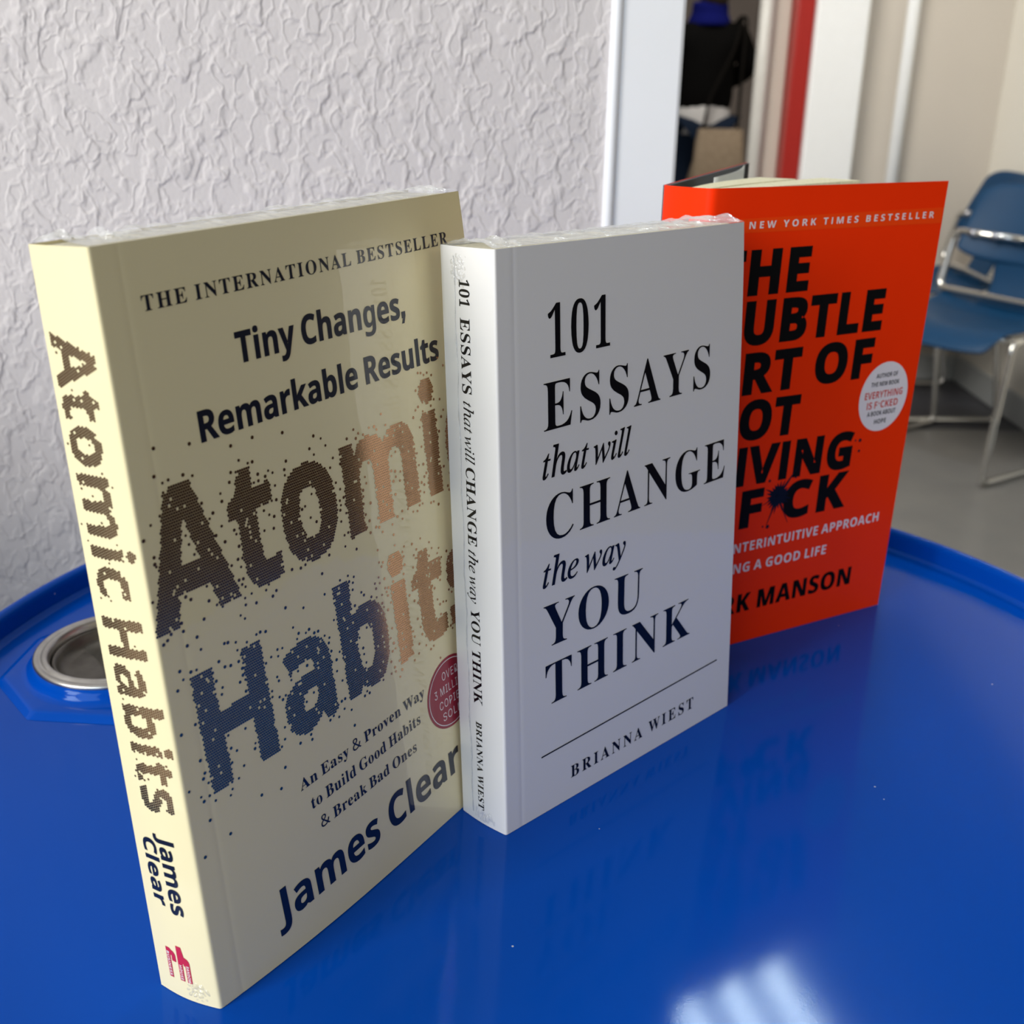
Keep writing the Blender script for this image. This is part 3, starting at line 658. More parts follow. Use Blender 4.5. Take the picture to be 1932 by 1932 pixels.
YB = 4.28      # back wall of the waiting area
XR = 1.765     # its right wall
struct('floor', box('floor', (-4, -3.2, -0.1), (6, 3.62, 0)), m_floor, 'grey floor of the waiting area')
struct('trim_2', box('trim_2', (-4, 3.62, -0.1), (6, 13.5, -0.001)), m_floor2, 'dark grey floor beyond the joint')
struct('ceiling', box('ceiling', (-4, -0.9, 2.8), (6, 13.5, 2.9)), m_ceil)
# back wall in two pieces either side of the doorway
XD0, XD1 = 0.15, 0.995
bm = bmesh.new()
box_bm(bm, (XD1 + 0.06, YB, 0), (XR + 0.12, YB + 0.12, 2.8))
box_bm(bm, (-2.4, YB, 0), (XD0, YB + 0.12, 2.8))
box_bm(bm, (XD0, YB, 2.1), (XD1 + 0.06, YB + 0.12, 2.8))
struct('wall_back', bm_mesh('wall_back', bm), m_beige, 'beige wall between the white pipe and the corner')
struct('wall_right', box('wall_right', (XR, 2.75, 0), (XR + 0.12, YB, 2.8)), m_cream, 'cream wall behind the blue chairs')
bm = bmesh.new()
box_bm(bm, (XR + 0.5, -0.6, 0), (XR + 0.62, 2.87, 2.8))
box_bm(bm, (XR + 0.12, 2.75, 0), (XR + 0.5, 2.87, 2.8))
struct('wall_dark_added', bm_mesh('wall_dark_added', bm), m_dark)  # unseen wall added dark for the reflections in foil and covers
struct('wall_far', box('wall_far', (-0.6, 9.6, 0), (3.0, 9.72, 2.8)), m_grey, 'grey wall at the end of the corridor')
struct('wall_corridor', box('wall_corridor', (1.95, YB + 0.12, 0), (2.07, 9.6, 2.8)), m_grey)
cl = thing('ceiling_light', 'flat ceiling fixture added to light the corridor beyond the doorway', 'ceiling light', (0.9, 5.9, 2.8))
link('housing', box('housing', (-0.3, -0.3, -0.05), (0.3, 0.3, 0.0), None, 0.006), m_paint, cl)
_dl = bpy.data.lights.new('corridor_fill', 'AREA')  # unseen lamp under an added fixture, brightens the dark corridor
_dl.shape = 'SQUARE'
_dl.size = 0.5
_dl.energy = 26
_dl.color = (1.0, 0.93, 0.85)
_do = bpy.data.objects.new('corridor_fill', _dl)
C.objects.link(_do)
_do.location = (0.9, 5.9, 2.74)
# red painted door frame
struct('trim_3', box('trim_3', (XD1, YB - 0.05, 0), (XD1 + 0.062, YB + 0.14, 2.1), None, 0.006), m_red, 'red painted edge of the door frame')
struct('trim_4', box('trim_4', (XD1 - 0.062, YB + 0.03, 0), (XD1 - 0.001, YB + 0.12, 2.1), None, 0.006), m_beige, 'pale inner jamb beside the red door frame')
# baseboards
m_base = add_noise(mat('baseboard_paint', (0.46, 0.48, 0.48), 0.5), 8, 0.4, (0.42, 0.44, 0.44))
struct('baseboard_right', box('baseboard_right', (XR - 0.015, 2.75, 0), (XR, YB, 0.10), None, 0.004), m_base, 'pale grey baseboard under the cream wall')
struct('baseboard_back', box('baseboard_back', (XD1 + 0.065, YB - 0.015, 0), (XR - 0.016, YB, 0.10), None, 0.004), m_base)

# white panel door leaf beside the red frame, standing against the back wall
dr = struct('door_1', box('door_1', (1.058, YB - 0.075, 0.01), (1.240, YB - 0.003, 2.1), None, 0.008), m_paint, 'narrow white door panel beside the red frame')
# pale upright pipe in the doorway and the white pipe on the back wall
bm = bmesh.new()
sweep(bm, [(0.905, YB + 0.02, 0.0), (0.905, YB + 0.02, 2.1)], 0.026, 20)
for z in (0.35, 1.75):
    sweep(bm, [(0.905, YB + 0.02, z - 0.012), (0.905, YB + 0.02, z + 0.012)], 0.031, 20)
m_pipe = mat('pale_grey_enamel', (0.62, 0.60, 0.57), 0.3)
add_noise(m_pipe, 14, 0.5, (0.56, 0.54, 0.51))
pp = link('pipe', bm_mesh('pipe', bm), m_pipe, smooth=True)
tag(pp, 'pale grey upright pipe in the doorway left of the red frame', 'pipe')
bm = bmesh.new()
sweep(bm, [(1.402, YB - 0.03, 0.0), (1.402, YB - 0.03, 2.8)], 0.022, 20)
for z in (0.3, 1.9):
    box_bm(bm, (1.396, YB - 0.03, z - 0.01), (1.408, YB + 0.001, z + 0.01))
pp = link('pipe', bm_mesh('pipe', bm), m_paint, smooth=True)
tag(pp, 'white upright pipe on the beige back wall', 'pipe')

# ------------------------------------------------------------------ ceiling lamp (seen mirrored in the drum)
lamp = thing('ceiling_light', 'long fluorescent ceiling light with three tubes, mirrored in the drum', 'ceiling light', (0.643, 1.948, 2.8), math.radians(15))
m_lampw = mat('lamp_housing_white', (0.16, 0.18, 0.2), 0.5)
add_noise(m_lampw, 8, 0.3, (0.14, 0.16, 0.18))
bm = bmesh.new()
box_bm(bm, (-0.24, -0.31, -0.035), (0.24, 0.31, 0.0), None, 0.004)
link('housing', bm_mesh('housing', bm), m_lampw, lamp)
m_tube = bpy.data.materials.new('fluorescent_tube')
m_tube.use_nodes = True
nt, b, N, L = nodes_of(m_tube)
b.inputs['Emission Color'].default_value = (0.9, 0.97, 1.0, 1)
b.inputs['Emission Strength'].default_value = 95.0
ncn = N('ShaderNodeTexNoise')
ncn.inputs['Scale'].default_value = 5
for x in (-0.125, 0.0, 0.125):
    bm = bmesh.new()
    sweep(bm, [(x, -0.28, -0.06), (x, 0.28, -0.06)], 0.015, 16)
    link('tube', bm_mesh('tube', bm), m_tube, lamp, True)

# ------------------------------------------------------------------ drum
m_blue = mat('blue_enamel', (0.0003, 0.058, 0.38), 0.09, spec=0.14, Specular_Tint=(0.6, 0.85, 1.0, 1))
nt, b, N, L = nodes_of(m_blue)
tc = N('ShaderNodeTexCoord')
n1 = N('ShaderNodeTexNoise')
n1.inputs['Scale'].default_value = 1100
n1.inputs['Detail'].default_value = 2
L(tc.outputs['Object'], n1.inputs['Vector'])
bp = N('ShaderNodeBump')
bp.inputs['Strength'].default_value = 0.022
bp.inputs['Distance'].default_value = 0.0004
L(n1.outputs[0], bp.inputs['Height'])
L(bp.outputs[0], b.inputs['Normal'])
# specks and small scratches
vo = N('ShaderNodeTexVoronoi')
vo.inputs['Scale'].default_value = 90
L(tc.outputs['Object'], vo.inputs['Vector'])
ls = N('ShaderNodeMath')
ls.operation = 'LESS_THAN'
ls.inputs[1].default_value = 0.035
L(vo.outputs['Distance'], ls.inputs[0])
sel = N('ShaderNodeMath')
sel.operation = 'GREATER_THAN'
sel.inputs[1].default_value = 0.80
sc_ = N('ShaderNodeSeparateColor')
L(vo.outputs['Color'], sc_.inputs[0])
L(sc_.outputs[0], sel.inputs[0])
an = N('ShaderNodeMath')
an.operation = 'MULTIPLY'
L(ls.outputs[0], an.inputs[0])
L(sel.outputs[0], an.inputs[1])
mx = N('ShaderNodeMix')
mx.data_type = 'RGBA'
mx.inputs[6].default_value = (0.0003, 0.058, 0.38, 1)
mx.inputs[7].default_value = (0.45, 0.5, 0.6, 1)
L(an.outputs[0], mx.inputs[0])
L(mx.outputs[2], b.inputs['Base Color'])

DC = (0.02916, 0.41786)
RD, HR, WR = 0.28262, 0.01281, 0.00797
drum = thing('steel_drum', 'large blue enamelled steel drum carrying the three books', 'drum', (DC[0], DC[1], 0))
BX, BY = -0.17701 - DC[0], 0.45900 - DC[1]
# top panel with the pressed octagon around the bung
RP = RD - WR


def tri_grid_panel():
    V = [(0, 0, ZD)]
    F = []
    n = 160
    radii = [0.05, 0.1, 0.15, 0.2, 0.25, RP - 0.004, RP - 0.0015, RP]
    zs = [0, 0, 0, 0, 0, 0, 0.0006, 0.0022]
    for r, z in zip(radii, zs):
        for i in range(n):
            V.append((r * math.cos(2 * PI * i / n), r * math.sin(2 * PI * i / n), ZD + z))
    for i in range(n):
        F.append((0, 1 + i, 1 + (i + 1) % n))
    for k in range(len(radii) - 1):
        for i in range(n):
            j = (i + 1) % n
            F.append((1 + k * n + i, 1 + (k + 1) * n + i, 1 + (k + 1) * n + j, 1 + k * n + j))
    return mesh('top_panel', V, F)


link('top_panel', tri_grid_panel(), m_blue, drum, True)
rim = [(RP, ZD + 0.0005), (RP + 0.0004, ZD + 0.0085)]
for i in range(9):
    a = PI - PI * i / 8
    rim.append((RP + 0.0004 + 0.0034 + 0.0034 * math.cos(a), ZD + HR - 0.0034 + 0.0034 * math.sin(a)))
rim += [(RD - 0.0006, ZD + 0.004), (RD - 0.0012, ZD - 0.006)]
link('rim', lathe('rim', rim, 192), m_blue, drum, True)
bodyp = [(RD - 0.0012, ZD - 0.006), (RD - 0.003, ZD - 0.016), (RD - 0.003, 0.60)]
for i in range(9):
    a = i / 8
    bodyp.append((RD - 0.003 + 0.010 * math.sin(PI * a), 0.60 - 0.03 * a))
bodyp += [(RD - 0.003, 0.30)]
for i in range(9):
    a = i / 8
    bodyp.append((RD - 0.003 + 0.010 * math.sin(PI * a), 0.30 - 0.03 * a))
bodyp += [(RD - 0.003, 0.015), (RD, 0.010), (RD, 0.0), (RD - 0.008, 0.0), (RD - 0.008, 0.012), (0.0, 0.012)]
link('body', lathe('body', bodyp, 128), m_blue, drum, True)

# octagonal boss and collar
octo = []
A0 = math.radians(-116.6 + 22.5) + PI / 8
bm = bmesh.new()


def ringv(r, z, n, a0, circ=True, octr=None, mixf=0.0):
    vs = []
    for i in range(n):
        a = a0 + 2 * PI * i / n
        if octr:
            k = math.radians(45)
            ph = ((a - math.radians(-116.6)) % k) - k / 2
            ro = octr * math.cos(k / 2) / math.cos(ph)
            rr = ro * (1 - mixf) + r * mixf
        else:
            rr = r
        vs.append(bm.verts.new((BX + rr * math.cos(a), BY + rr * math.sin(a), ZD + z)))
    return vs


NR = 160
a00 = math.radians(-116.6)
rings = [ringv(0, 0.0001, NR, a00, octr=0.0525), ringv(0, 0.0008, NR, a00, octr=0.0512),
         ringv(0, 0.0022, NR, a00, octr=0.0495), ringv(0, 0.0026, NR, a00, octr=0.0478),
         ringv(0.041, 0.0026, NR, a00, octr=0.046, mixf=0.7), ringv(0.0392, 0.0030, NR, a00),
         ringv(0.0380, 0.0040, NR, a00), ringv(0.0372, 0.0060, NR, a00), ringv(0.0364, 0.0080, NR, a00), ringv(0.0352, 0.0086, NR, a00)]
for A_, B_ in zip(rings, rings[1:]):
    for i in range(NR):
        j = (i + 1) % NR
        bm.faces.new((A_[i], A_[j], B_[j], B_[i]))
link('bung_boss', bm_mesh('bung_boss', bm), m_blue, drum, True)
m_zinc = mat('galvanised_zinc', (0.50, 0.49, 0.46), 0.33, 1.0)
add_noise(m_zinc, 160, 0.7, (0.38, 0.36, 0.33), 0.08, 0.0005)
m_zinc2 = mat('shaded_recess_zinc', (0.17, 0.16, 0.14), 0.42, 1.0)  # darker zinc: shade of the plug's pockets put into the colour
add_noise(m_zinc2, 160, 0.7, (0.11, 0.10, 0.09), 0.08, 0.0005)
prof = [(0.0356, 0.0078), (0.0360, 0.0088), (0.0357, 0.0098), (0.0348, 0.0103), (0.0336, 0.0100), (0.0328, 0.0096), (0.0322, 0.0101),
        (0.0312, 0.0108), (0.0302, 0.0107), (0.0294, 0.0098), (0.0288, 0.0082), (0.0284, 0.0045), (0.0282, 0.0004)]
fl = link('bung_flange', lathe('bung_flange', [(r, ZD + z) for r, z in prof], 128, (BX, BY)), m_zinc, drum, True)
# plug: dished cup with a raised scalloped grip
prof = [(0.0283, 0.0055), (0.0277, 0.0072), (0.0266, 0.0070), (0.0258, 0.0045), (0.0245, 0.0016), (0.021, 0.0008), (0.0, 0.0007)]
bung = link('bung_plug', lathe('bung_plug', [(r, ZD + z) for r, z in prof], 96, (BX, BY)), m_zinc2, drum, True)
# grip: pinched bar standing across the cup
bm = bmesh.new()
ga = math.radians(121)
e1 = Vector((math.cos(ga), math.sin(ga), 0))
e2 = Vector((-math.sin(ga), math.cos(ga), 0))
NU, NV = 28, 12
grid = []
for i in range(NU + 1):
    s = -1 + 2 * i / NU
    row = []
    hw = 0.0070 + 0.0050 * abs(s) ** 2.5
    for j in range(NV + 1):
        t = -1 + 2 * j / NV
        z = 0.0006 + 0.0100 * (1 - abs(t) ** 3.0) * (0.72 + 0.28 * math.cos(s * PI * 0.9)) * (1 - 0.25 * s ** 6)
        p = Vector((BX, BY, ZD + z)) + e1 * (s * 0.0225) + e2 * (t * hw)
        row.append(bm.verts.new(p))
    grid.append(row)
for i in range(NU):
    for j in range(NV):
        bm.faces.new((grid[i][j], grid[i + 1][j], grid[i + 1][j + 1], grid[i][j + 1]))
g = link('plug_grip', bm_mesh('plug_grip', bm), m_zinc, bung, True)
# knurled teeth on the flange thread side of the cup
bm = bmesh.new()
for i in range(9):
    a = math.radians(38 + i * 8)
    c_ = Vector((BX + 0.0245 * math.cos(a), BY + 0.0245 * math.sin(a), ZD + 0.0042))
    mt = Matrix.Translation(c_) @ Matrix.Rotation(a, 4, 'Z')
    box_bm(bm, (-0.0022, -0.0008, -0.003), (0.0022, 0.0008, 0.003), mt, 0.0004)
link('plug_teeth', bm_mesh('plug_teeth', bm), m_zinc, bung)
for ch in drum.children:
    for gch in ch.children:
        pass
# ------------------------------------------------------------------ books


class Patch:
    """a bilinear cover face measured in millimetres, with an optional bow"""

    def __init__(s, a, b, c, d, w, h, org, bow=None, flip=False):
        s.a, s.b, s.c, s.d = [np.array(q, float) for q in (a, b, c, d)]   # bottom-left, bottom-right, top-left, top-right
        n = np.cross(s.b - s.a, s.c - s.a)
        s.n = n / np.linalg.norm(n)
        s.w, s.h, s.bow = w, h, bow or (lambda u, v: 0.0)
        s.o = np.array(org, float)

    def uv(s, u, v, lift=0.0):
        p = (1 - u) * (1 - v) * s.a + u * (1 - v) * s.b + (1 - u) * v * s.c + u * v * s.d
        return p + s.n * (s.bow(u, v) + lift) - s.o

    def mm(s, x, y, lift=0.0):
        return s.uv(x / s.w, y / s.h, lift)


m_ink = mat('navy_black_ink', (0.006, 0.009, 0.022), 0.3, coat=0.6, coat_r=0.06)
add_noise(m_ink, 500, 0.3, (0.010, 0.013, 0.028))
m_mattblk = add_noise(mat('matt_black_ink', (0.003, 0.003, 0.003), 0.6, spec=0.12), 400, 0.3, (0.005, 0.005, 0.005))
m_inkblk = mat('black_ink', (0.004, 0.004, 0.006), 0.25, coat=0.1, coat_r=0.08, spec=0.3)
add_noise(m_inkblk, 500, 0.3, (0.007, 0.007, 0.009))
m_foil = mat('copper_foil', (0.64, 0.36, 0.21), 0.2, 1.0, Specular_Tint=(0.22, 0.17, 0.15, 1))
add_noise(m_foil, 900, 0.5, (0.70, 0.38, 0.21), 0.05, 0.0003)
m_redink = add_noise(mat('crimson_ink', (0.52, 0.018, 0.05), 0.35, coat=0.5), 300, 0.3, (0.46, 0.015, 0.045))
m_plum = add_noise(mat('plum_red_ink', (0.33, 0.012, 0.035), 0.35, coat=0.5), 300, 0.3, (0.30, 0.012, 0.032))
m_white_ink = add_noise(mat('white_ink', (0.80, 0.74, 0.74), 0.4, coat=0.3), 300, 0.3, (0.76, 0.70, 0.70))
m_pages = mat('cream_pages', (0.80, 0.75, 0.58), 0.85, spec=0.15)


def page_lines(m, axis, scale):
    nt, b, N, L = nodes_of(m)
    tc = N('ShaderNodeTexCoord')
    mp = N('ShaderNodeMapping')
    mp.inputs['Scale'].default_value = axis
    L(tc.outputs['Object'], mp.inputs['Vector'])
    n = N('ShaderNodeTexNoise')
    n.inputs['Scale'].default_value = scale
    n.inputs['Detail'].default_value = 3
    L(mp.outputs[0], n.inputs['Vector'])
    r = N('ShaderNodeValToRGB')
    c = b.inputs['Base Color'].default_value[:]
    r.color_ramp.elements[0].position = 0.35
    r.color_ramp.elements[1].position = 0.65
    r.color_ramp.elements[0].color = (c[0] * 0.86, c[1] * 0.86, c[2] * 0.84, 1)
    r.color_ramp.elements[1].color = c
    L(n.outputs[0], r.inputs[0])
    L(r.outputs[0], b.inputs['Base Color'])


page_lines(m_pages, (1, 1, 0.02), 900)
m_film = bpy.data.materials.new('clear_shrink_film')
m_film.use_nodes = True
nt, b, N, L = nodes_of(m_film)
out = nt.nodes['Material Output']
tr = N('ShaderNodeBsdfTransparent')
gl = N('ShaderNodeBsdfGlossy')
gl.inputs['Roughness'].default_value = 0.12
gl.inputs['Color'].default_value = (0.95, 0.97, 1, 1)
df = N('ShaderNodeBsdfDiffuse')
df.inputs['Color'].default_value = (0.85, 0.86, 0.88, 1)
tcf = N('ShaderNodeTexCoord')
nf = N('ShaderNodeTexNoise')
nf.inputs['Scale'].default_value = 210
nf.inputs['Detail'].default_value = 5
L(tcf.outputs['Object'], nf.inputs['Vector'])
bpf = N('ShaderNodeBump')
bpf.inputs['Strength'].default_value = 0.9
bpf.inputs['Distance'].default_value = 0.002
L(nf.outputs[0], bpf.inputs['Height'])
L(bpf.outputs[0], gl.inputs['Normal'])
lw = N('ShaderNodeLayerWeight')
lw.inputs['Blend'].default_value = 0.35
L(bpf.outputs[0], lw.inputs['Normal'])
mrf = N('ShaderNodeMapRange')
mrf.inputs[3].default_value = 0.08
mrf.inputs[4].default_value = 0.65
L(lw.outputs['Facing'], mrf.inputs[0])
ms = N('ShaderNodeMixShader')
L(mrf.outputs[0], ms.inputs[0])
L(tr.outputs[0], ms.inputs[1])
L(gl.outputs[0], ms.inputs[2])
ms2 = N('ShaderNodeMixShader')
ms2.inputs[0].default_value = 0.16
L(ms.outputs[0], ms2.inputs[1])
L(df.outputs[0], ms2.inputs[2])
L(ms2.outputs[0], out.inputs[0])


def film_coat(m, strength, scale=38):
    """slow ripples in the clear film lying on a cover"""
    nt, b, N, L = nodes_of(m)
    tc = N('ShaderNodeTexCoord')
    n = N('ShaderNodeTexNoise')
    n.inputs['Scale'].default_value = scale
    n.inputs['Detail'].default_value = 2
    L(tc.outputs['Object'], n.inputs['Vector'])
    bp = N('ShaderNodeBump')
    bp.inputs['Strength'].default_value = strength
    bp.inputs['Distance'].default_value = 0.0012
    L(n.outputs[0], bp.inputs['Height'])
    L(bp.outputs[0], b.inputs['Coat Normal'])


def paperback(q, w, t, h, org, bow, spine_bow, m_cover, root, crease=8.0):
    """one wrap-around cover sheet (front, rounded spine, back) plus a page block"""
    o = np.array(org)
    P = Patch(q['fb'], q['rb'], q['ft'], q['rt'], w, h, org, bow)
    SP = Patch(q['bb'], q['fb'], q['bt'], q['ft'], t, h, org, spine_bow)
    back_off_b = np.array(q['bb'], float) - np.array(q['fb'], float)
    back_off_t = np.array(q['bt'], float) - np.array(q['ft'], float)

    def crv(x):
        return -0.00006 * math.exp(-((x - crease) / 0.7) ** 2)

    fx = sorted(set([w * k / 26 for k in range(27)] + [crease - 2, crease - 1, crease - 0.4, crease, crease + 0.4, crease + 1, crease + 2, 1.2]), reverse=True)
    fx = [x for x in fx if x >= 1.1]
    sxs = [t - 0.9, t - 0.45] + [t * k / 12 for k in range(11, 0, -1)]
    vs = [k / 24 for k in range(25)]
    rows = []
    for v in vs:
        row = [Vector(P.uv(x / w, v, crv(x))) for x in fx]
        c = Vector(P.uv(0, v))
        a = Vector(P.uv(0.9 / w, v))
        b2 = Vector(SP.uv((t - 0.9) / t, v))
        for k in range(0, 5):
            s = k / 4
            row.append(a * (1 - s) ** 2 + c * 2 * s * (1 - s) + b2 * s * s)
        for x in sxs[2:]:
            row.append(Vector(SP.uv(x / t, v)))
        row.append(Vector(SP.uv(0.4 / t, v)))
        for x in [0.4] + [w * k / 10 for k in range(1, 11)]:
            off = back_off_b * (1 - v) + back_off_t * v
            row.append(Vector(P.uv(x / w, v, 0) + off - P.n * 0))
        rows.append(row)
    n = len(rows[0])
    V = [p for r in rows for p in r]
    F = [(j * n + i, (j + 1) * n + i, (j + 1) * n + i + 1, j * n + i + 1) for j in range(len(rows) - 1) for i in range(n - 1)]
    cov = link('cover', mesh('cover', V, F), m_cover, root, True)
    sm = cov.modifiers.new('thickness', 'SOLIDIFY')
    sm.thickness = 0.00035
    sm.offset = -1
    es = cov.modifiers.new('crisp_edges', 'EDGE_SPLIT')
    es.split_angle = math.radians(35)
    # page block
    V, F = [], []
    NUx = 16
    ins = 0.0006
    dn = -P.n
    for side in (0, 1):
        for j in range(2):
            v = 0.004 if j == 0 else 0.9965
            for i in range(NUx + 1):
                u = (1.5 + (w - 2.3) * i / NUx) / w
                off = (back_off_b * (1 - v) + back_off_t * v)
                L_ = np.linalg.norm(off)
                if side == 0:
                    p = P.uv(u, v, -ins)
                else:
                    p = P.uv(u, v, 0) + off * (1 - ins / L_)
                V.append(p)
    k = NUx + 1
    for i in range(NUx):
        F.append((i, i + 1, k + i + 1, k + i))
        F.append((2 * k + i, 3 * k + i, 3 * k + i + 1, 2 * k + i + 1))
        F.append((k + i, k + i + 1, 3 * k + i + 1, 3 * k + i))
        F.append((i, 2 * k + i, 2 * k + i + 1, i + 1))
    F.append((0, k, 3 * k, 2 * k))
    F.append((NUx, 2 * k + NUx, 3 * k + NUx, k + NUx))
    link('page_block', mesh('page_block', V, F), m_pages, root)
    return P, SP, cov


def film_top(P, SP, q, w, t, h, root, seed, top_bulge=0.0014, w0=0.0, w1=1.0):
    """crumpled clear film folded over the top edge of a wrapped book"""
    rnd = random.Random(seed)
    ph = [(rnd.uniform(0, 6.28), rnd.uniform(0, 6.28)) for _ in range(8)]
    off = np.array(q['bt'], float) - np.array(q['ft'], float)
    NX, NY = 150, 18
    V, F = [], []
    for i in range(NX + 1):
        u = w0 + (w1 - w0) * i / NX
        for j in range(NY + 1):
            s = j / NY
            p = P.uv(u, 1.0, 0) + off * s
            x = u * w
            e = min(1.0, 5 * s, 5 * (1 - s))
            z = 0
            for k, (a, b2) in enumerate(ph):
                fr = 0.25 + 0.33 * k
                z += math.sin(x * fr + a + 4 * s * math.sin(b2 + k)) * math.cos(s * (3 + k) + b2) / (1 + 0.4 * k)
            tri = 1.0 + 1.5 * math.exp(-((u - 0.06) / 0.07) ** 2) + 1.2 * math.exp(-((u - 0.94) / 0.06) ** 2)
            p = p + np.array([0, 0, 0.0003 + e * (top_bulge * 0.35 + max(0, 0.0006 * z) * tri)])
            V.append(p)
    for i in range(NX):
        for j in range(NY):
            k = NY + 1
            F.append((i * k + j, (i + 1) * k + j, (i + 1) * k + j + 1, i * k + j + 1))
    return link('shrink_film', mesh('shrink_film', V, F), m_film, root, False)


Zd = np.array([0, 0, ZD + 0.0002])


def Q(**k):
    return {a: np.array(v, float) + Zd for a, v in k.items()}


q1 = Q(fb=(-0.08098, 0.25801, 0), bb=(-0.1017, 0.26744, 0), rb=(0.00425, 0.38253, 0), ft=(-0.09916, 0.26924, 0.22246), bt=(-0.11744, 0.27908, 0.22142), rt=(-0.01443, 0.39448, 0.22377))
q2 = Q(fb=(0.00378, 0.34073, 0), bb=(-0.0127, 0.3556, 0), rb=(0.10149, 0.43271, 0), ft=(-0.0036, 0.34973, 0.21105), bt=(-0.0217, 0.3727, 0.2089), rt=(0.0921, 0.44058, 0.20901))
q3 = Q(fb=(0.08009, 0.4711, 0), bb=(0.0650, 0.4890, 0), rb=(0.19973, 0.53573, 0), ft=(0.08239, 0.46726, 0.21854), bt=(0.06586, 0.48769, 0.21768), rt=(0.20211, 0.53261, 0.21729))

# ---- the tall cream paperback
m_creamc = mat('cream_cover_card', (0.86, 0.77, 0.47), 0.45, coat=0.9, coat_r=0.02, spec=0.4)
film_coat(m_creamc, 0.34, 30)
og = q1['fb'].copy()
b1 = thing('book', 'tall cream paperback with speckled copper lettering, leftmost of the three books', 'book', og, 0, 'books standing on the drum')


def bow1(u, v):
    return 0.0040 * math.sin(PI * min(max(u, 0), 1)) * (1 - min(max(u, 0), 1)) * max(0, 1 - v) ** 1.5 - 0.0026 * max(0, u) ** 4 * max(0, v) ** 8


P1, S1, cov1 = paperback(q1, 151, 23, 223.5, og, bow1, lambda u, v: 0.0012 * math.sin(PI * u) * (1.0 - 0.6 * v), m_creamc, b1, 8.3)
T = lay_text


def P1m(x, y, l=0.00012):
    return P1.mm(x, y, l)


def S1m(x, y, l=0.00012):
    return S1.mm(x, y, l)


print_on('top_line', T('THE INTERNATIONAL BESTSELLER', 'B', (12.6, 206.0), (140.6, 207.2), 3.95, track=70), P1m, m_ink, cov1)
print_on('tagline', T('Tiny Changes,', 'S', (41.0, 186.9), (111.3, 187.0), 8.5, fit=(0, 11), fat=0.12) +
         T('Remarkable Results', 'S', (24.5, 168.8), (129.5, 170.2), 8.4, fat=0.12), P1m, m_ink, cov1)
print_on('subtitle', T('An Easy & Proven Way', 'B', (41.0, 51.9), (104.3, 54.6), 3.9, track=25) +
         T('to Build Good Habits', 'B', (44.5, 43.5), (100.6, 45.8), 4.1, track=25) +
         T('& Break Bad Ones', 'B', (47.3, 35.0), (97.0, 36.7), 4.0, track=25), P1m, m_ink, cov1)
print_on('author_name', T('James', 'S', (25.0, 12.4), (73.2, 14.9), 12.2, fat=0.1) +
         T('Clear', 'S', (78.9, 14.9), (112.3, 16.5), 12.4, fit=(0, 3), fat=0.1), P1m, m_ink, cov1)


def halftone(contours_list, pitch, r, seed, hole=0.035, halo=6.0, halo_n=0.30, xlim=None, sr=(0.42, 0.62)):
    """grid of dots filling the letters, with strays thinning out around them"""
    rnd = random.Random(seed)
    dots = []
    allc = [q for g in contours_list for q in g]
    for g in contours_list:
        pts = np.concatenate(g)
        lo, hi = pts.min(0), pts.max(0)
        gx = np.arange(math.floor(lo[0] / pitch) * pitch, hi[0] + pitch, pitch)
        gy = np.arange(math.floor(lo[1] / pitch) * pitch, hi[1] + pitch, pitch)
        X, Y = np.meshgrid(gx, gy)
        X[1::2] += pitch * 0.5
        p = np.stack([X.ravel(), Y.ravel()], 1)
        ins = inside(g, p)
        for x, y in p[ins]:
            if rnd.random() < hole:
                continue
            dots.append((x, y, r))
    # strays
    pts = np.concatenate(allc)
    lo, hi = pts.min(0) - halo, pts.max(0) + halo
    n = int((hi[0] - lo[0]) * (hi[1] - lo[1]) * halo_n)
    cand = np.array([(rnd.uniform(lo[0], hi[0]), rnd.uniform(lo[1], hi[1])) for _ in range(n)])
    out = cand[~inside(allc, cand)]
    dens = np.concatenate([q + (np.roll(q, -1, 0) - q) * t for q in allc for t in (0, 0.25, 0.5, 0.75)])
    kept = []
    for c in out:
        d = np.sqrt(((dens - c) ** 2).sum(1).min())
        if d < 0.9:
            continue
        pr = math.exp(-(d - 0.9) / (halo * 0.22))
        if rnd.random() < pr and all((c[0] - k[0]) ** 2 + (c[1] - k[1]) ** 2 > 2.2 for k in kept):
            kept.append(c)
            dots.append((c[0], c[1], rnd.uniform(*sr)))
    return dots


def print_dots(name, dots, surf, m, parent, n=6, w=1e9):
    V, F = [], []
    for x, y, r in dots:
        if x < 0.2 or x > w:
            continue
        k = n if r < 0.5 else 10
        b = len(V)
        for i in range(k):
            a = 2 * PI * i / k
            V.append(surf(x + r * math.cos(a), y + r * math.sin(a)))
        F.append(tuple(range(b, b + k)))
    return link(name, mesh(name, V, F), m, parent)


tA = T('Atomic', 'S', (0.5, 121.5), (125.2, 125.1), 37.5, fit=(0, 4), fat=0.55)
tH = T('Habits', 'S', (10.2, 68.8), (101.0, 72.7), 36.6, fit=(0, 3), fat=0.55)
dots = halftone(tA + tH, 0.80, 0.44, 5, hole=0.03, halo=9.0, halo_n=0.20, sr=(0.42, 0.55))
dots += [(x, y, 0.55) for x, y in [(8.9, 171.4), (20.3, 169.6), (34.0, 165.3), (42.1, 165.6), (53.6, 164), (65.8, 159.8), (3.4, 141.3), (12.7, 116.5), (22.6, 110.6), (2.5, 91.2),
                                   (7.1, 80.8), (7.1, 74.9), (6.1, 68.1), (7.0, 61.4), (13.0, 53.4), (3.4, 51.2), (36.3, 63), (26, 59.1), (33.6, 57.1), (45.4, 112.2), (5.4, 109.3)]]
print_dots('title', dots, P1m, m_foil, cov1, w=150.6)
